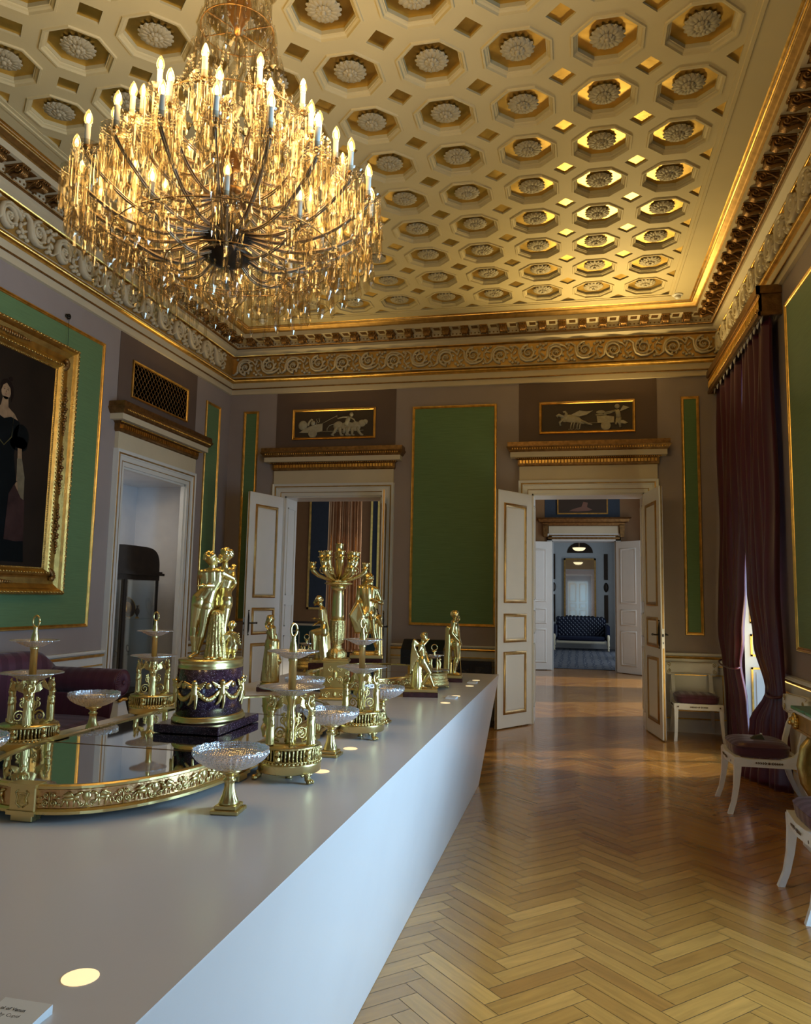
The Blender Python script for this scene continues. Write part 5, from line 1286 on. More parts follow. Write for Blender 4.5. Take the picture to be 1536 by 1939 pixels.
def maiden():
    A=dict(head=(-.04,-.0,.92),neck=(-.01,.0,.85),shL=(.0,-.08,.80),shR=(.02,.08,.80),chest=(.0,.0,.73),waist=(-.02,.0,.61),pelvis=(.0,.0,.54),hipL=(.0,-.045,.50),hipR=(.0,.045,.50),
      elL=(.02,-.10,.66),waL=(-.05,-.06,.78),elR=(.05,.10,.66),waR=(-.04,.06,.60),face=(-.8,-.2,-.4),back=(1,0,0))
    c=body(A,1.0,True,True); q=random.Random(8); c+=[('c',(.02,0,.54),(0,0,.06),.09,.10)]; folds(c,(.02,0,.62),(.0,0,.02),20,.024,.022,(.085,.075),(.12,.10),q)
    for i in range(8): c+=[('c',(.06,0,.70-.02*i),(.13-.004*i,.0,.30+.012*i),.03,.02)]
    c+=[('e',(.13,0,.32),(.04,.05,.05))]
    r=sculpture('gilt statue of a draped maiden before the left doorway on a dark base',(-2.05,4.99,TZ),R(20),c,.0040,.052,.455)
    b=MB(); b.bbox((-.085,-.08,0),(.085,.08,.030),.002); b.build('marble_base','red',r)
    b=MB(); b.lathe([(0,.03),(.068,.03),(.066,.055),(0,.055)],24); b.build('bronze_base','ormolu',r)
maiden()
def seated():
    A=dict(head=(-.06,-.0,.90),neck=(-.01,.0,.82),shL=(.0,-.10,.76),shR=(.03,.09,.76),chest=(.02,.0,.68),waist=(.05,.0,.54),pelvis=(.06,.0,.46),hipL=(.05,-.05,.44),hipR=(.05,.05,.44),
      knL=(-.13,-.05,.42),anL=(-.10,-.05,.12),toL=(-.17,-.05,.08),knR=(-.10,.05,.40),anR=(-.02,.05,.12),toR=(-.09,.05,.08),elL=(.02,-.12,.60),waL=(-.08,-.04,.62),elR=(.03,.12,.60),waR=(-.07,.05,.55),face=(-1,-.1,-.2),back=(1,0,0))
    c=body(A,1.0,False,False); c+=[('c',(.05,0,.0),(.04,0,.36),.12,.10)]
    q=random.Random(3); folds(c,(.03,0,.40),(.04,0,.02),12,.025,.02,(.09,.08),(.12,.10),q)
    r=sculpture('gilt statue of a seated figure looking left, half hidden by the candelabrum column',(-2.045,6.03,TZ),R(16),c,.0050,.13,.53)
    b=MB(); b.bbox((-.09,-.09,0),(.10,.09,.11),.003); b.build('marble_base','red',r)
    b=MB(); b.bbox((-.085,-.085,.11),(.095,.085,.135),.003); b.build('bronze_base','ormolu',r)
seated()
# ------------------------------------------------------------ candelabrum
def candelabrum():
    r=empty('candelabrum',(-1.50,4.75,TZ+.001),R(12)); r.scale=(.97,.97,.94); tag(r,'tall gilt candelabrum with horn-shaped candle arms in the middle of the table','candelabrum')
    b=MB(); b.bbox((-.105,-.105,.0),(.105,.105,.014),.002); b.bbox((-.095,-.095,.062),(.095,.095,.078),.002); b.bbox((-.088,-.088,.012),(.088,.088,.064),.002); b.build('foot_block','ormolu',r)
    b=MB()
    for a in range(4):
        u=MB()
        for s in (-1,1): u.tube(spiral((s*.045,.038),.020,1.6,20,-PI/2,s,y=-.09),[.005]*21,6); u.ell((s*.078,-.09,.03),(.010,.006,.014),6,4)
        u.ell((0,-.092,.038),(.014,.008,.018),8,6); 
        for s in (-1,1): u.tube(spiral((s*.030,.135),.022,1.6,20,-PI/2,s,y=-.079),[.0045]*21,6); u.tube(spiral((s*.028,.20),.018,1.5,18,PI/2,-s,y=-.079),[.004]*19,6)
        u.ell((0,-.082,.165),(.014,.008,.03),8,6)
        u.build('chased_relief','ormolu2',r,rz=a*PI/2)
    b=MB(); b.bbox((-.078,-.078,.078),(.078,.078,.245),.002); b.bbox((-.088,-.088,.245),(.088,.088,.258),.002); b.bbox((-.082,-.082,.258),(.082,.082,.270),.002); b.build('pedestal','ormolu',r)
    b=MB()
    def wob(a,k): return 1+(.05*math.cos(14*a) if k in (1,2,3,8,9,10,11) else 0)
    b.lathe([(.06,.270),(.062,.278),(.066,.30),(.05,.325),(.032,.342),(.036,.35),(.03,.357),(.028,.362),(.040,.375),(.048,.41),(.052,.46),(.049,.515),(.053,.522),(.048,.530)],56,wob=wob); b.build('baluster_column','ormolu2',r)
    b=MB(); b.lathe([(.044,.528),(.0415,.56),(.038,.68),(.0365,.725),(.043,.735),(.050,.742),(.052,.752),(.045,.757),(0,.757)],40); b.build('plain_shaft','ormolu',r)
    b=MB(); b.lathe([(.05,.752),(.056,.762),(.085,.770),(.096,.776),(.085,.782),(.05,.786),(.040,.79),(.045,.80),(.030,.805)],40)
    for k in range(30): a=2*PI*k/30; b.ell((.05*math.cos(a),.05*math.sin(a),.792),(.006,.006,.010),6,4)
    b.build('drip_tray','ormolu2',r)
    def horn(a,r1,z1,z0=.80,r0=.012,big=.020):
        h=MB(); pts=[(r0,0,z0),(r0+(r1-r0)*.35,0,z0+(z1-z0)*.18),(r0+(r1-r0)*.72,0,z0+(z1-z0)*.42),(r1*.97,0,z0+(z1-z0)*.75),(r1,0,z1)]
        h.tube(pts,[.007,.010,.013,.017,big],12)
        h.lathe([(big*.9,0),(big*1.5,.003),(big*1.5,.006),(big*.95,.010),(big*1.05,.034),(big*1.25,.040),(big*1.0,.040),(0,.036)],14,(r1,0,z1-.004))
        for k in range(10): t=2*PI*k/10; h.ell((r1+big*1.2*math.cos(t),big*1.2*math.sin(t),z1+.038),(.0035,.0035,.006),5,4)
        h.build('candle_arm','ormolu',r,rz=a)
    for k in range(8): horn(2*PI*k/8+.2,.115,.955)
    for k in range(6):
        a=2*PI*k/6+.05
        horn(a,.178,.880,z0=.79,r0=.03,big=.019)
        h=MB(); h.tube([(.105+.024*math.cos(t),0,.868+.024*math.sin(t)) for t in [2*PI*i/20 for i in range(21)]],.0035,6); h.ell((.105,0,.868),.012,8,6); h.tube([(.03,0,.80),(.07,0,.84),(.10,0,.845)],.004,6); h.build('scroll_ring','ormolu2',r,rz=a)
    h=MB(); h.lathe([(.014,.80),(.012,.90),(.018,.95),(.024,.985),(.034,.99),(.034,.994),(.024,.998),(.026,1.045),(.032,1.052),(0,1.045)],16); h.build('centre_nozzle','ormolu',r)
candelabrum()
plateau(5.62,'second mirrored plateau with chased gilt gallery, beyond the candelabrum at the far end',ye=.62,ys=.22,joints=(0,))
# ------------------------------------------------------------ furniture
def chair_proto():
    r=empty('klismos_chair')
    def leg(sx,front):
        b=MB()
        if front: pts=[(sx*.242,-.218,.40),(sx*.243,-.220,.31),(sx*.246,-.232,.19),(sx*.252,-.252,.085),(sx*.262,-.282,.0)]
        else: pts=[(sx*.215,.215,.40),(sx*.218,.228,.31),(sx*.225,.256,.20),(sx*.235,.305,.09),(sx*.245,.365,.0)]
        rings=[]
        for i,(x,y,z) in enumerate(pts):
            w=(.024,.021,.018,.016,.017)[i]; d=(.028,.024,.019,.017,.018)[i]
            rings.append([(x-w,y-d,z),(x+w,y-d,z),(x+w,y+d,z),(x-w,y+d,z)])
        b.loft(rings,0,False); b.build('leg','white2',r)
    for sx in (-1,1): leg(sx,True)
    for sx in (-1,1): leg(sx,False)
    b=MB()
    b.loft([[(x*w+0,-.235-bul,z) for x in (1,)]+[] for w,bul,z in ()] or [[(-.262,-.24,.345),(-.262,-.24,.412),(-.262,-.19,.412),(-.262,-.19,.345)],[(0,-.262,.345),(0,-.262,.412),(0,-.21,.412),(0,-.21,.345)],[(.262,-.24,.345),(.262,-.24,.412),(.262,-.19,.412),(.262,-.19,.345)]])
    for sx in (-1,1):
        rings=[]
        for y,z0,z1 in ((-.24,.345,.412),(-.10,.345,.402),(.08,.345,.402),(.18,.345,.435),(.245,.35,.51)):
            x=.245-.02*(y+.24); rings.append([(sx*(x-.02),y,z0),(sx*(x+.018),y,z0),(sx*(x+.018),y,z1),(sx*(x-.02),y,z1)])
        b.loft(rings)
    b.box((-.23,.20,.35),(.23,.24,.41)); b.build('seat_frame','white2',r)
    for sx in (-1,1):
        b=MB(); rings=[]
        for y,z in ((.215,.40),(.228,.50),(.258,.61),(.30,.70),(.322,.77)): rings.append([(sx*.215-.020,y-.017,z),(sx*.215+.020,y-.017,z),(sx*.215+.020,y+.017,z),(sx*.215-.020,y+.017,z)])
        b.loft(rings); b.build('stile','white2',r)
    b=MB(); rings=[]; n=18
    for i in range(n+1):
        t=-1+2*i/n; x=t*.295; y=.345-.085*t*t; e=1 if abs(t)<.93 else .8
        rings.append([(x,y-.018,.775-.085*e),(x,y-.024,.775-.05*e),(x,y-.022,.755+.06*e),(x,y-.012,.755+.085*e),(x,y+.014,.755+.085*e),(x,y+.018,.775-.085*e)])
    b.loft(rings,0,True)
    for sx in (-1,1):
        for z in (.735,.815): b.tube([(sx*.285+ (0),.265-.020+.0,z),(sx*.285,.29,z)],.020,12)
    b.build('backrest','white2',r)
    b=MB()
    for sx in (-1,1): 
        for z,sg in ((.735,1),(.815,-1)): b.tube([(x-0,.243,zz) for x,_,zz in spiral((sx*.262,z),.026,1.5,18,PI/2*sg,sx*sg)],.0035,5)
    for z in (.712,.838):
        b.tube([(t*.235,.322-.085*t*t*.63,z) for t in [-1+2*i/12 for i in range(13)]],.0022,4)
    b.build('backrest_line',mat('gilt_line',(.45,.33,.14),.4,.6),r)
    b=MB()
    # painted anthemion on the front and side rails
    def orn(m):
        u=MB()
        u.lathe([(.009,0),(.009,.002)],8,(0,0,0),axis='y')
        for s in (-1,1):
            for k in range(5): 
                x=s*(.018+.016*k)
                for q in (-1,1): u.tube([(x,0,0),(x+s*.010,0,q*(.010-.001*k))],.0022,4)
            u.tube([(s*.012,0,0),(s*.098,0,0)],.0018,4)
        for x in (-.225,.225): u.lathe([(.009,0),(.009,.002)],8,(x,0,0),axis='y')
        b.merge(u,m)
    orn(Mx((0,-.262,.379)))
    for sx in (-1,1): orn(Mx((sx*.262,0,.377),R(90)))
    b.build('painted_ornament',mat('painted_anthemion',(.10,.05,.02),.5),r)
    # squab cushion
    b=MB(); n=28; rings=[]
    def se(a,rx,ry,e=.42): 
        c,s=math.cos(a),math.sin(a); return (rx*math.copysign(abs(c)**e,c),ry*math.copysign(abs(s)**e,s))
    for z,k in ((.440,.90),(.447,.975),(.462,1.0),(.490,1.02),(.515,1.03),(.5155,1.045),(.519,1.045),(.5195,1.03),(.533,.97),(.545,.82),(.551,.55),(.553,.2)):
        rings.append([(se(2*PI*j/n,.232*k,.20*k)[0],se(2*PI*j/n,.232*k,.20*k)[1]-.03,z-.034) for j in range(n)])
    b.loft(rings,0,True); b.build('cushion','plumx',r)
    return r
Ch=chair_proto(); Ch.location=(1.355,9.57,0); Ch.rotation_euler=(0,0,0)
tag(Ch,'white painted chair with plum cushion against the back wall, right of the open doorway','chair','white chairs with plum cushions')
copy_tree(Ch,(1.395,6.53,0),R(-90),'white painted chair with a small dark object on its plum cushion, before the near curtain')
copy_tree(Ch,(1.385,4.52,0),R(-90),'white painted chair with plum cushion cut off by the right photo edge, nearest the camera')
o=tag(empty('seat_marker',(1.36,6.50,.5195)),'small dark green folded marker lying on the chair cushion','marker')
b=MB(); b.loft([[(-.05,-.03,0),(.05,-.04,0),(.045,.03,0),(-.04,.035,0)],[(-.02,-.01,.022),(.035,-.02,.035),(.03,.01,.035),(-.015,.012,.022)]]); b.build('marker_body',mat('dark_green_card',(.02,.022,.012),.5),o)
b=MB(); b.bbox((.028,-.012,.03),(.04,.006,.042),.001); b.build('white_tip','plastic',o)

def console():
    r=empty('console_table',(1.615,5.25,0)); tag(r,'gilt and white console table with a green marble top between the chairs','console table')
    y0,y1=-.36,.36; x0,x1=-.20,.20
    b=MB(); b.bbox((x0-.02,y0-.02,.865),(x1,y1+.02,.885),.003); b.build('marble_top','greenm',r)
    b=MB(); b.bbox((x0-.01,y0-.01,.845),(x1,y1+.01,.865),.002); b.build('top_edge','white2',r)
    b=MB(); b.bbox((x0+.005,y0+.005,.735),(x1,y1-.005,.845),.003); b.box((x0,y0,.73),(x1,y1,.745)); b.box((x0,y0,.832),(x1,y1,.846)); b.build('apron','frame',r)
    for s in (-1,1):
        b=MB(); c=(x0-.012,s*(y1-.02),.79)   # lion mask
        b.ell(c,(.026,.034,.036)); b.ell((c[0]-.024,c[1],c[2]-.012),(.016,.018,.014)); b.ell((c[0]-.020,c[1],c[2]+.012),(.012,.024,.010))
        for k in range(14): a=2*PI*k/14; b.ell((c[0]+.006,c[1]+.036*math.cos(a),c[2]+.040*math.sin(a)),(.016,.015,.015),8,5)
        b.build('lion_mask','frame',r)
        # big C scroll support in the plane of the side
        y=s*(y1-.055)
        b=MB(); pts=[]
        for i in range(40):
            t=i/39
            a=R(100)+R(250)*t; pts.append((.02+.155*math.cos(a)*1.0,.50+.205*math.sin(a)))
        outer=[(-.02,.735),(-.09,.70),(-.15,.62),(-.17,.51),(-.155,.41),(-.11,.33),(-.06,.27),(-.03,.20),(-.045,.12),(-.09,.07),(-.11,.02)]
        P3=[(x,y,z) for x,z in outer]
        b.tube(P3,[.018,.023,.026,.027,.026,.023,.021,.021,.021,.023,.020],10,flat=1.7); 
        b.tube([(x-.0,y,z) for x,z in [(.10,.735),(.15,.66),(.165,.55),(.155,.43),(.10,.33),(.03,.30),(-.03,.30)]],[.018]*7,8,flat=1.4)
        b.build('scroll_support','gilt' if 0 else 'frame',r)
        b=MB(); b.lathe([(.0,-.012),(.92,-.012),(1,-.004),(1,.004),(.92,.012),(0,.012)],36,(-.0,y,.52),axis='y',sx=.125,sy=.185); b.build('oval_panel','white2',r)
        b=MB(); n=40; b.tube([(0+.13*math.cos(2*PI*i/n),y-.0,.52+.19*math.sin(2*PI*i/n)) for i in range(n+1)],.014,8); b.build('oval_moulding','frame',r)
    b=MB(); b.bbox((x0+.02,y0,0),(x1,y1,.06),.004); b.build('plinth','white2',r)
    b=MB(); b.bbox((.17,y0+.03,.06),(x1,y1-.03,.735),.003); b.build('back_panel','white2',r)
console()

M['pleat']=mat('plum_pleated_silk',(.12,.04,.065),.45)
def sofa():
    r=empty('sofa',(XL+.03,5.05,0)); tag(r,'plum striped satin sofa with round bolsters along the left wall','sofa')
    y0,y1=-1.08,1.08
    b=MB(); n=20; rings=[]     # back: rolled top, ends rounding down
    for i in range(n+1):
        t=i/n; y=y0+(y1-y0)*t; h=1.02-.10*max(0,(abs(2*t-1)-.78)/.22)**2
        rings.append([(.08,y,.40),(.08,y,h-.10),(.09,y,h-.03),(.13,y,h),(.19,y,h),(.24,y,h-.04),(.255,y,h-.11),(.245,y,.75),(.26,y,.42)])
    b.loft(rings,0,True); b.build('backrest','plum',r)
    b=MB(); rings=[]
    for z,k in ((.34,.0),(.355,.015),(.43,.02),(.455,.01),(.465,-.02),(.475,-.08)):
        rings.append([(.24,y0+.1,z),(.90+k,y0+.1,z),(.90+k,0,z),(.90+k,y1-.12,z),(.24,y1-.12,z)])
    b.loft(rings,0,False); b.build('seat_cushion','plum',r)
    b=MB(); b.tube([(.925,y0+.1,.455),(.925,y1-.12,.455)],.008,6); b.build('piping','plumx',r)
    b=MB(); b.bbox((.1,y0,.20),(.90,y1,.34),.006); b.build('seat_rail','white2',r)
    for s in (-1,1):
        y=s*(y1-.0)
        b=MB(); b.lathe([(.108,-.38),(.118,-.36),(.118,.36),(.110,.375),(.0,.375)],32,(.55,y,.755),axis='x'); b.build('bolster','plumx',r)
        b=MB()
        for k in range(40):
            a=2*PI*k/40; rr=.104
            b.tube([(.934,y+.012*math.cos(a),.755+.012*math.sin(a)),(.938,y+.06*math.cos(a),.755+.06*math.sin(a)),(.930,y+rr*math.cos(a),.755+rr*math.sin(a))],[.002,.0055,.0075],6)
        b.tube([(.928,y+.110*math.cos(2*PI*i/32),.755+.110*math.sin(2*PI*i/32)) for i in range(33)],.005,6); b.ell((.940,y,.755),(.008,.019,.019),10,6); b.build('pleated_end','pleat',r)
        b=MB(); b.bbox((.2,y-.09,.34),(.88,y+.09,.66),.01); b.build('arm_panel','plumx',r)
        b=MB()
        b.loft([[(.88,y-.05,.60),(.93,y-.05,.60),(.93,y+.05,.60),(.88,y+.05,.60)],[(.88,y-.07,.52),(.94,y-.07,.52),(.94,y+.07,.52),(.88,y+.07,.52)],[(.88,y-.11,.40),(.96,y-.11,.40),(.96,y+.11,.40),(.88,y+.11,.40)],[(.88,y-.11,.20),(.955,y-.11,.20),(.955,y+.11,.20),(.88,y+.11,.20)]])
        b.build('arm_front','white2',r)
        b=MB(); 
        for sg in (-1,1): b.tube([(.962,yy,zz) for yy,_,zz in spiral((y+sg*.035,.30),.025,1.4,16,PI/2,sg)],.0035,5)
        for k in range(5): b.ell((.945-.004*k,y+.03*(k-2),.615-.004*abs(k-2)),(.02,.018,.016),8,5)
        b.build('gilt_ornament','gilt',r)
        for x in (.16,.88):
            b=MB(); b.lathe([(.028,0),(.034,.02),(.022,.05),(.03,.15),(.04,.20)],14,(x,y*.96,0)); b.build('leg','white2',r)
sofa()

# showcase in the niche and its contents
def showcase():
    r=empty('showcase',(-5.43,8.50,0)); tag(r,'dark bronze display case with a rounded hood and glass sides in the marble niche','showcase')
    X0,X1,Y0,Y1=-.23,.23,-.78,.35
    b=MB(); b.bbox((X0,Y0,0),(X1,Y1,.36),.004); b.build('base','dark',r)
    for x in (X0,X1-.03):
        for y in (Y0,Y1-.03): b=MB(); b.box((x,y,.36),(x+.03,y+.03,1.74)); b.build('post','dark',r)
    b=MB(); b.box((X1-.045,-.40,.36),(X1,-.345,1.74)); b.build('post','dark',r)
    b=MB(); b.box((X0-.005,Y0-.005,1.70),(X1+.005,Y1+.005,1.76)); b.box((X0-.04,Y0-.04,1.76),(X1+.05,Y1+.05,1.79)); b.box((X0-.02,Y0-.02,1.79),(X1+.03,Y1+.03,1.81)); b.build('cornice','dark',r)
    b=MB(); arch=[(.57*math.copysign(abs(math.cos(a))**.42,math.cos(a))-.215,1.81+.30*abs(math.sin(a))**.62) for a in [PI*i/24 for i in range(25)]]; b.loft([[(x,p[0],p[1]) for p in arch] for x in (X0,X1)],0,False); b.build('hood','dark',r)
    for i,z in enumerate((.80,1.22)):
        b=MB(); b.box((X0+.02,Y0+.02,z),(X1-.02,Y1-.02,z+.008)); b.build('shelf','glass',r)
    for nm,a,c in (('a',(X1-.012,Y0+.03,.36),(X1-.008,Y1-.03,1.70)),('b',(X0+.03,Y0+.008,.36),(X1-.03,Y0+.012,1.70)),('c',(X0+.03,Y1-.012,.36),(X1-.03,Y1-.008,1.70))):
        b=MB(); b.box(a,c); b.build('glass_side','glass',r)
showcase()
sz=1.2285
o=tag(empty('display_plate',(-5.47,8.60,sz)),'round black and gold plate standing on the upper shelf of the display case','plate')
b=MB(); b.lathe([(0,.0),(.08,.0),(.125,.012),(.128,.018),(.08,.010),(0,.010)],36); m=b.build('rim','black',o,(0,0,.13)); m.rotation_euler=(0,R(78),R(-12))
b=MB(); b.lathe([(.0,.012),(.07,.012),(.07,.0135)],30); b.tube([(.127*math.cos(2*PI*i/36),.127*math.sin(2*PI*i/36),.018) for i in range(37)],.004,6); m=b.build('gilt_centre','gilt',o,(0,0,.13)); m.rotation_euler=(0,R(78),R(-12))
o=tag(empty('ewer',(-5.36,8.66,sz)),'small dark ewer with gilt handle on the upper shelf of the display case','ewer')
b=MB(); b.lathe([(.024,0),(.022,.006),(.008,.02),(.010,.03),(.026,.06),(.030,.085),(.022,.11),(.010,.125),(.010,.145),(.018,.155),(0,.153)],20); b.build('vessel','black',o)
b=MB(); b.tube([(0,.010,.15),(0,.035,.165),(0,.040,.13),(0,.028,.09)],.003,6); b.lathe([(.026,0),(.025,.006),(.01,.018)],16); b.build('handle','gilt',o)
o=tag(empty('trinket_box',(-5.30,8.27,sz)),'small square dark box beside the plate on the upper shelf','box')
b=MB(); b.bbox((-.02,-.022,.004),(.02,.022,.046),.003); b.build('box_body','black',o); b=MB(); b.bbox((-.022,-.024,0),(.022,.024,.006),.001); b.bbox((.019,-.010,.014),(.0215,.010,.036),.001); b.build('gilt_mount','gilt',o)
o=tag(empty('oval_medallion',(-5.38,8.52,.8085)),'oval framed medallion on the lower glass shelf of the display case','medallion')
b=MB(); b.lathe([(0,0),(.9,0),(1,.006),(.9,.010),(0,.008)],28,sx=.05,sy=.036); m=b.build('frame','iron',o,(0,0,.05)); m.rotation_euler=(0,R(80),0)
b=MB(); b.lathe([(0,.0085),(.7,.0115),(0,.013)],24,sx=.05,sy=.036); m=b.build('cameo','plastic',o,(0,0,.05)); m.rotation_euler=(0,R(80),0)
o=tag(empty('open_book',(-5.30,8.22,.8085)),'open pale book propped on the lower glass shelf of the display case','book')
b=MB(); b.box((-.03,-.055,.002),(.03,.0,.006)); b.box((-.03,.0,.002),(.03,.055,.006)); m=b.build('cover','dark',o,(0,0,.028)); m.rotation_euler=(0,R(35),0)
b=MB(); b.loft([[(-.028,-.052,.006),(.028,-.052,.006),(.028,-.052,.008),(-.028,-.052,.008)],[(-.028,-.01,.006),(.028,-.01,.006),(.028,-.01,.014),(-.028,-.01,.014)],[(-.028,0,.006),(.028,0,.006),(.028,0,.007),(-.028,0,.007)],[(-.028,.01,.006),(.028,.01,.006),(.028,.01,.014),(-.028,.01,.014)],[(-.028,.052,.006),(.028,.052,.006),(.028,.052,.008),(-.028,.052,.008)]]); m=b.build('pages','wax',o,(0,0,.028)); m.rotation_euler=(0,R(35),0)

# black lacquer pieces by the back wall
r=tag(empty('writing_slope',(-1.88,9.62,0)),'black slant-top writing desk against the back wall between the doorways','desk')
b=MB(); b.prism([(-.16,.66),(.16,.66),(.16,1.02),(.02,1.02),(-.16,.90)],-.27,.27,axis='x'); b.v=[(x,y,z) for x,y,z in b.v]; b.build('sloped_case','black',r)
for x in (-.24,.24):
    for y in (-.13,.13): b=MB(); b.bbox((x-.025,y-.025,0),(x+.025,y+.025,.66),.003); b.build('leg','black',r)
b=MB(); b.box((-.25,-.163,.80),(.25,-.160,.806)); b.build('drawer_line','dark',r)
r=tag(empty('lacquer_cabinet',(-1.26,9.66,0)),'low black lacquer cabinet with faint painted figures beside the slant-top desk','cabinet')
b=MB(); b.bbox((-.25,-.17,0.02),(.25,.17,.79),.004); b.build('case','black',r)
b=MB()
for x0,x1 in ((-.23,-.02),(.02,.23)): 
    b.bbox((x0,-.176,.08),(x1,-.169,.74),.002)
b.build('door','black',r)
b=MB(); q=random.Random(1)
for i in range(26): b.ell((q.uniform(-.2,-.04),-.1765,q.uniform(.55,.70)),(.012,.001,.006),6,4)
for i in range(8): b.box((.05,-.177,.60+.016*i),(.05+q.uniform(.05,.14),-.176,.604+.016*i))
b.build('faded_decoration',mat('faded_lacquer_gold',(.05,.04,.025),.5),r)
b=MB(); b.bbox((-.27,-.18,0),(.27,.17,.03),.002); b.build('plinth','black',r)

# ------------------------------------------------------------ curtains and pelmet
def pelmet():
    r=empty('pelmet',(XR-.004,8.46,4.13)); tag(r,'gilt and cream pelmet over the window on the right wall','pelmet')
    y0,y1=-1.33,1.36
    def wrap(nm,m,prof): # (proj,z)
        b=MB(); b.loft([[(0,y0-p*.0,z) for p,z in prof],[(-p,y0,z) for p,z in prof],[(-p,y1,z) for p,z in prof],[(0,y1,z) for p,z in prof]],cap=False,closed=False); b.build(nm,m,r)
    b=MB(); b.box((-.185,y0,.0),(-.165,y1,.27)); b.box((-.185,y0,.0),(0,y0+.02,.27)); b.box((-.185,y1-.02,0),(0,y1,.27)); b.box((-.185,y0,.25),(0,y1,.27)); b.build('board','leafd',r)
    b=MB(); b.box((-.20,y0-.012,.0),(-.18,y1,.035)); b.box((-.20,y0-.012,0),(0,y0+.005,.035)); b.box((-.21,y0-.02,.20),(-.18,y1,.275)); b.box((-.21,y0-.02,.20),(0,y0+.005,.275)); b.build('gilt_moulding','leafd',r)
    b=MB()
    for i in range(54): y=y0+(y1-y0)*(i+.5)/54; b.ell((-.190,y,.11),(.010,.014,.045),6,5)
    b.box((-.195,y0-.008,.165),(-.182,y1,.185)); b.build('carved_band','gilt',r)
pelmet()
def curtain(label,rows,nf,seed,tie=None):
    # rows: (z, y0, y1, xc, amp, lean) ; lean shifts x along the width
    r=empty('curtain',(XR,(rows[0][1]+rows[0][2])/2,0)); tag(r,label,'curtain'); ox,oy=XR,(rows[0][1]+rows[0][2])/2
    q=random.Random(seed); ph=[q.uniform(-.5,.5) for _ in range(nf+2)]; am=[q.uniform(.6,1.15) for _ in range(nf+2)]
    NU=nf*10; NV=70; vs=[]; 
    z0,z1=rows[-1][0],rows[0][0]
    def row(z):
        for i in range(len(rows)-1):
            a,b=rows[i],rows[i+1]
            if b[0]<=z<=a[0]:
                t=(a[0]-z)/(a[0]-b[0]); t=t*t*(3-2*t); return [a[k]+(b[k]-a[k])*t for k in range(6)]
        return rows[-1]
    for j in range(NV+1):
        z=z1+(z0-z1)*j/NV; _,y0,y1,xc,amp,lean=row(z)
        for i in range(NU+1):
            u=i/NU; f=u*nf; k=int(min(f,nf-1e-6)); 
            w=math.sin(2*PI*f+ph[k]*.6*math.sin(PI*(f-k)))
            x=xc+amp*am[k]*w*.5+lean*(u-.5)+.012*math.sin(3*z+k*1.7)
            y=y0+(y1-y0)*u+amp*.25*math.cos(2*PI*f)*.5
            vs.append((x-ox,y-oy,z))
    fs=[(j*(NU+1)+i,j*(NU+1)+i+1,(j+1)*(NU+1)+i+1,(j+1)*(NU+1)+i) for j in range(NV) for i in range(NU)]
    b=MB(); b.add(vs,fs,0,True); o=b.build('cloth','curtain',r,fixn=False); m=o.modifiers.new('thickness','SOLIDIFY'); m.thickness=.004
    if tie:
        z,ya,yb,xc,rx=tie; n=28; b=MB(); cy,ry=(ya+yb)/2-oy,(yb-ya)/2
        b.tube([(xc-ox+rx*math.cos(2*PI*i/n),cy+ry*math.sin(2*PI*i/n),z+.02*math.sin(2*PI*i/n+1)) for i in range(n+1)],.010,8); b.build('tieback','curtain',r)
    b=MB(); _,y0,y1,xc,amp,lean=rows[0]; k=nf+2
    for i in range(k): y=y0+(y1-y0)*(i+.5)/k-oy; b=MB(); b.prism([(y-.045,4.145),(y+.045,4.145),(y+.02,4.095)],xc-ox-.055,xc-ox-.045,axis='x'); b.build('heading_tab','plastic',r)
curtain('near plum silk curtain tied back beside the white chair, right half of the window pair',
    [(4.13,7.16,8.30,1.715,.075,0),(2.6,7.16,8.32,1.70,.10,0),(1.7,7.14,8.20,1.685,.11,.0),(1.2,7.13,7.85,1.68,.10,-.02),(.80,7.13,7.40,1.68,.07,-.03),(.5,7.10,7.50,1.62,.09,-.16),(.0,7.05,7.66,1.575,.11,-.27)],6,4,(.78,7.11,7.42,1.68,.065))
curtain('far plum silk curtain tied back in the corner by the back wall',
    [(4.13,8.34,9.74,1.715,.07,0),(2.6,8.36,9.76,1.71,.08,0),(1.7,8.42,9.78,1.70,.085,0),(1.2,8.60,9.78,1.69,.09,0),(.90,8.85,9.70,1.70,.07,0),(.5,8.72,9.74,1.72,.07,0),(.0,8.60,9.74,1.73,.07,0)],5,11,(.88,8.82,9.73,1.68,.075))
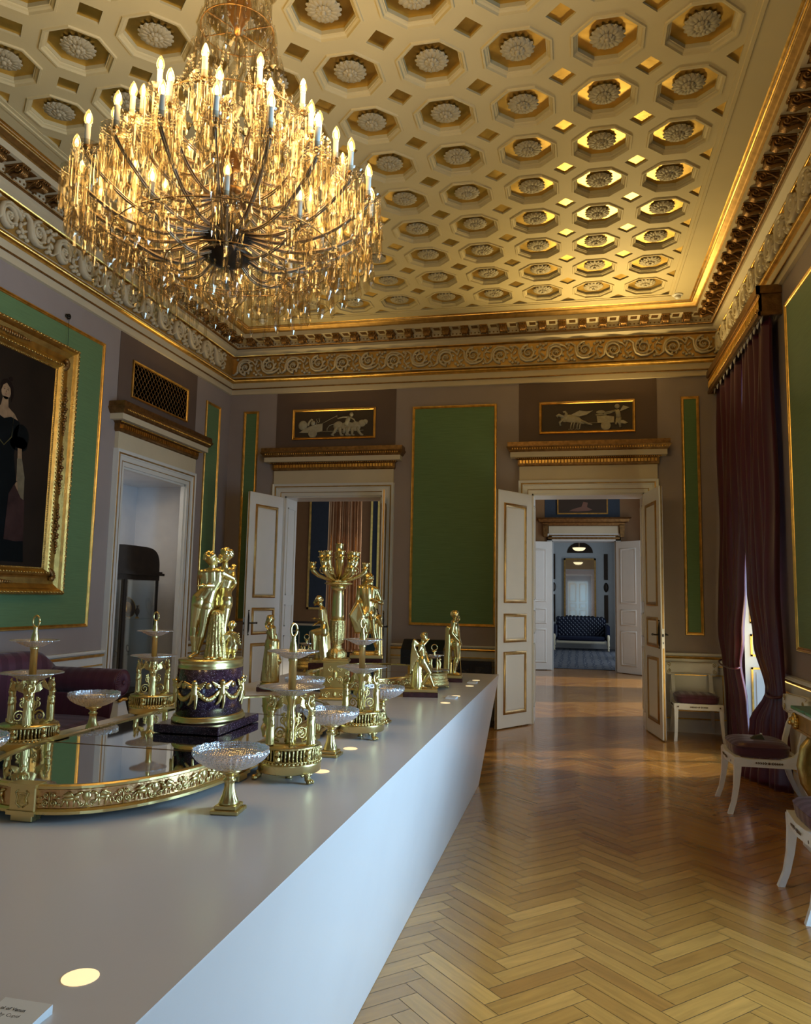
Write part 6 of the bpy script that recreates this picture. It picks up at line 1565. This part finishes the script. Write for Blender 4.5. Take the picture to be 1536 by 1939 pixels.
# ------------------------------------------------------------ chandelier
ARMM=mat('gilt_glass_arm',(.30,.20,.12),.3,.45)
def chandelier():
    cx,cy=-1.55,3.07
    r=empty('chandelier',(cx,cy,ZC)); tag(r,'large crystal chandelier with lit candle bulbs and hanging prisms','chandelier')
    Z0=ZC
    RINGS=[(.655,3.455,20,-105),(.515,3.615,16,-115),(.40,3.80,11,-147),(.43,3.27,8,-20)]
    q=random.Random(12)
    # shared meshes
    def spear(L,w,name='crystal_prism'):
        b=MB(); b.ell((0,0,-.007),.0065,6,4); b.ell((0,0,-.020),(.005,.005,.006),6,4)
        b.lathe([(.0005,-.026),(w*.8,-.034),(w,-.044),(w*.72,-.03-L*.55),(w*1.05,-.03-L*.84),(.0005,-.03-L)],6,smooth=False); return b
    def drop(L,w):
        b=MB(); b.ell((0,0,-.006),.005,6,4); b.lathe([(.0005,-.010),(w*.4,-.02),(w,-.012-L*.62),(w*.75,-.012-L*.85),(.0005,-.012-L)],7,smooth=False,sy=.45); return b
    SP=[spear(.135,.0078),spear(.16,.0084),spear(.115,.0074)]; DR=[drop(.10,.023),drop(.13,.020),drop(.07,.019)]
    allp=[]   # (meshindex, matrix)
    for (Rr,zb,n,a0) in RINGS:
        big=Rr>.5
        for k in range(n):
            a=R(a0)+2*PI*k/n; x,y=Rr*math.cos(a),Rr*math.sin(a); zd=zb-.142
            m=14 if Rr>.5 else 11
            for j in range(m):
                t=2*PI*j/m+a; px,py=x+.052*math.cos(t),y+.052*math.sin(t)
                allp.append((('s',j%3),(px,py,zd-.004-Z0),t))
            # second tier: long drop under the arm elbow
            allp.append((('d',0),(x*1.0,y*1.0,zd-.055-Z0),a)); allp.append((('d',1),(x*.80,y*.80,zd-.15-Z0),a)); allp.append((('d',2),(x*.62,y*.62,zd-.16-Z0),a))
    for (Rr,z,n,kind) in ((.60,3.16,34,('s',1)),(.50,3.05,30,('d',1)),(.50,3.12,30,('s',0)),(.38,3.00,26,('s',1)),(.27,3.02,20,('d',0)),(.27,2.97,18,('s',0)),(.16,2.99,12,('d',1)),(.30,3.62,22,('d',0)),(.24,3.50,18,('s',1)),(.33,3.42,24,('d',1)),(.20,3.30,16,('d',0)),(.42,3.36,26,('d',1)),
            (.13,4.62,20,('s',1)),(.15,4.42,24,('s',0)),(.16,4.52,20,('d',1)),(.17,4.25,26,('d',1)),(.19,4.12,26,('s',1)),(.21,4.05,22,('d',0)),(.30,3.76,26,('s',1)),(.34,3.66,26,('d',1)),(.45,3.52,34,('s',1)),(.56,3.34,36,('d',1)),(.36,3.22,28,('s',1)),(.62,3.22,40,('s',1)),(.66,3.14,30,('d',1)),(.13,4.05,12,('d',0)),(.22,3.98,16,('d',1)),(.28,3.86,20,('s',0)),(.18,3.84,14,('d',1)),(.10,4.35,10,('d',1)),(.11,3.9,10,('s',1))):
        for k in range(n):
            a=2*PI*(k+q.random()*.5)/n; allp.append((kind,(Rr*math.cos(a),Rr*math.sin(a),z-Z0+q.uniform(-.03,.03)),a))
    # strings of small beads: from crown down to the upper ring and looping between candles
    bs=MB()
    def chain(p0,p1,sag,m):
        for i in range(m+1):
            t=i/m; p=Vector(p0).lerp(Vector(p1),t); p.z-=sag*4*t*(1-t); bs.ell(p,(.0075,.0075,.0085),6,4)
    for k in range(14):
        a=2*PI*k/14; chain((.15*math.cos(a),.15*math.sin(a),4.20-Z0),(.36*math.cos(a),.36*math.sin(a),3.70-Z0),.10,22)
        chain((.06*math.cos(a),.06*math.sin(a),4.75-Z0),(.17*math.cos(a),.17*math.sin(a),4.22-Z0),.05,16)
    for (Rr,zb,n,a0) in RINGS[:3]:
        for k in range(n):
            a=R(a0)+2*PI*k/n; b_=a+2*PI/n; chain((Rr*math.cos(a),Rr*math.sin(a),zb-.15-Z0),(Rr*math.cos(b_),Rr*math.sin(b_),zb-.15-Z0),.07,9)
    bs.build('bead_chains','crystal',r)
    cams=Vector((0,0,CAMZ))-Vector((cx,cy,Z0))
    allp.sort(key=lambda p:(Vector(p[1])-cams).length)
    meshes={}
    for i in range(3): meshes[('s',i)]=SP[i].mesh('crystal_prism','crystal'); meshes[('d',i)]=DR[i].mesh('crystal_drop','crystal')
    rest=MB(); cnt={'s':0,'d':0}
    for kd,loc,a in allp:
        if cnt[kd[0]]<95:
            o=put('crystal_prism' if kd[0]=='s' else 'crystal_drop',meshes[kd],r,loc,a); cnt[kd[0]]+=1
        else: rest.merge(SP[kd[1]] if kd[0]=='s' else DR[kd[1]],Mx(loc,a))
    o=rest.build('hanging_crystals','crystal',r,fixn=False); o['kind']='stuff'
    # candles, dishes, arms
    b=MB(); b.lathe([(.0115,0),(.0115,.088),(.0135,.092),(.006,.094)],14); candle=b.mesh('candle','wax')
    b=MB(); b.lathe([(.001,.090),(.010,.093),(.0165,.110),(.0165,.122),(.011,.142),(.004,.156),(.001,.160)],14); bulb=b.mesh('bulb','bulb'); b=MB(); b.lathe([(.001,.100),(.006,.106),(.0085,.118),(.006,.134),(.001,.142)],10); fil=b.mesh('filament','fil')
    b=MB(); 
    def wob(a,k): return 1+.03*math.cos(16*a)
    b.lathe([(.010,.004),(.030,.0),(.050,.004),(.057,.012),(.054,.013),(.030,.005),(.010,.008)],48,wob=wob,smooth=False); b.lathe([(.010,-.03),(.017,-.022),(.010,-.010),(.014,.0)],10); dish=b.mesh('drip_dish','crystal')
    b=MB(); b.lathe([(.012,-.006),(.014,0),(.014,.008),(.011,.010)],12); sock=b.mesh('candle_socket','leafd')
    arms={}
    for idx,(Rr,zb,n,a0) in enumerate(RINGS):
        zd=zb-.142-Z0; zh={0:3.18,1:3.34,2:3.55,3:3.08}[idx]-Z0
        b=MB(); low=zh-.02
        pts=[(.04,0,zh+.02),(.10,0,zh-.01),(Rr*.42,0,low-.03),(Rr*.68,0,low-.02+(zd-low)*.10),(Rr*.88,0,low+(zd-low)*.42),(Rr*.985,0,low+(zd-low)*.78),(Rr,0,zd-.02)]
        # smooth the arm
        sm=[]
        for i in range(len(pts)-1):
            for t in (0,.25,.5,.75):
                p0=Vector(pts[max(i-1,0)]);p1=Vector(pts[i]);p2=Vector(pts[i+1]);p3=Vector(pts[min(i+2,len(pts)-1)])
                sm.append(.5*((2*p1)+(-p0+p2)*t+(2*p0-5*p1+4*p2-p3)*t*t+(-p0+3*p1-3*p2+p3)*t**3))
        sm.append(Vector(pts[-1]))
        for dx,dz in ((0,.006),(.0,-.006)):
            b.tube([p+Vector((0,.0,dz)) for p in sm],.0034,6)
        for dy in (-.006,.006): b.tube([p+Vector((0,dy,0)) for p in sm],.0034,6)
        arms[idx]=b.mesh('candle_arm',ARMM)
        for k in range(n):
            a=R(a0)+2*PI*k/n; x,y=Rr*math.cos(a),Rr*math.sin(a)
            put('candle_arm',arms[idx],r,(0,0,0),a); put('drip_dish',dish,r,(x,y,zd),a)
            c=put('candle',candle,r,(x,y,zd+.010)); put('bulb',bulb,c); put('filament',fil,c); put('candle_socket',sock,r,(x,y,zd+.006))
    # central stem, hub plates, crown, bottom bowl
    b=MB(); b.lathe([(.010,.0),(.010,4.95-Z0),(.04,4.93-Z0),(.05,4.88-Z0),(.02,4.84-Z0),(.012,4.80-Z0),(.012,4.45-Z0)],16); b.lathe([(.0,0),(.07,0),(.06,-.03),(.02,-.05),(.012,-.06)],24); b.build('suspension_rod','leafd',r)
    b=MB(); b.lathe([(.012,4.47-Z0),(.055,4.44-Z0),(.058,4.42-Z0),(.045,4.40-Z0),(.06,4.34-Z0),(.055,4.28-Z0),(.02,4.22-Z0),(.012,4.18-Z0)],24); b.build('gilt_urn',mat('amber_gilt',(.62,.30,.09),.3,.9),r)
    b=MB(); b.tube([(.17*math.cos(2*PI*i/32),.17*math.sin(2*PI*i/32),4.20-Z0) for i in range(33)],.003,8); b.build('crown_hoop','leafd',r)
    b=MB(); b.tube([(.36*math.cos(2*PI*i/40),.36*math.sin(2*PI*i/40),3.70-Z0) for i in range(41)],.003,6); b.build('upper_hoop','leafd',r)
    for rr,z in ((.50,3.10),(.27,3.03)): b=MB(); b.tube([(rr*math.cos(2*PI*i/48),rr*math.sin(2*PI*i/48),z-Z0) for i in range(49)],.0028,6); b.build('lower_hoop','leafd',r)
    for k in range(6): a=2*PI*k/6; b=MB(); b.tube([(.03*math.cos(a),.03*math.sin(a),4.2-Z0),(.17*math.cos(a),.17*math.sin(a),4.2-Z0)],.003,6); b.build('crown_spoke','leafd',r)
    b=MB()
    for z0,h,w in ((4.18,.12,.05),(4.05,.16,.035),(3.88,.14,.06),(3.70,.14,.04),(3.50,.16,.07),(3.34,.12,.045),(3.22,.1,.06)):
        b.lathe([(.012,z0-Z0),(w,z0-h*.3-Z0),(w*.8,z0-h*.55-Z0),(.014,z0-h-Z0)],12,smooth=False)
    b.build('cut_glass_shaft','crystal',r)
    for z,w in ((3.55,.10),(3.36,.12),(3.18,.13),(3.08,.12)):
        b=MB(); b.lathe([(.012,.02),(w*.8,.02),(w,.006),(w*.9,-.008),(w*.4,-.04),(.02,-.05),(.012,-.05)],28); b.build('hub_plate','dark' if z<3.2 else 'leafd',r,(0,0,z-Z0))
    b=MB()
    def wob2(a,k): return 1+.025*math.cos(18*a)
    b.lathe([(.02,3.02-Z0),(.05,3.0-Z0),(.085,2.97-Z0),(.10,2.93-Z0),(.095,2.90-Z0),(.07,2.865-Z0),(.035,2.85-Z0),(.02,2.835-Z0),(.022,2.825-Z0),(.001,2.81-Z0)],54,wob=wob2,smooth=False); b.build('bottom_bowl','crystal',r)
    for (Rr,zb,n,a0) in RINGS:     # the light the candle bulbs give
        m=6 if n>10 else 3
        for k in range(m):
            a=R(a0+9)+2*PI*k/m
            l=bpy.data.lights.new('candle_glow','POINT'); l.color=(1,.68,.27); l.energy=CANDLE_W; l.shadow_soft_size=.10
            o=bpy.data.objects.new('candle_glow',l); COL.objects.link(o); o.location=(cx+Rr*math.cos(a),cy+Rr*math.sin(a),zb+.06)
CANDLE_W=10.0
chandelier()
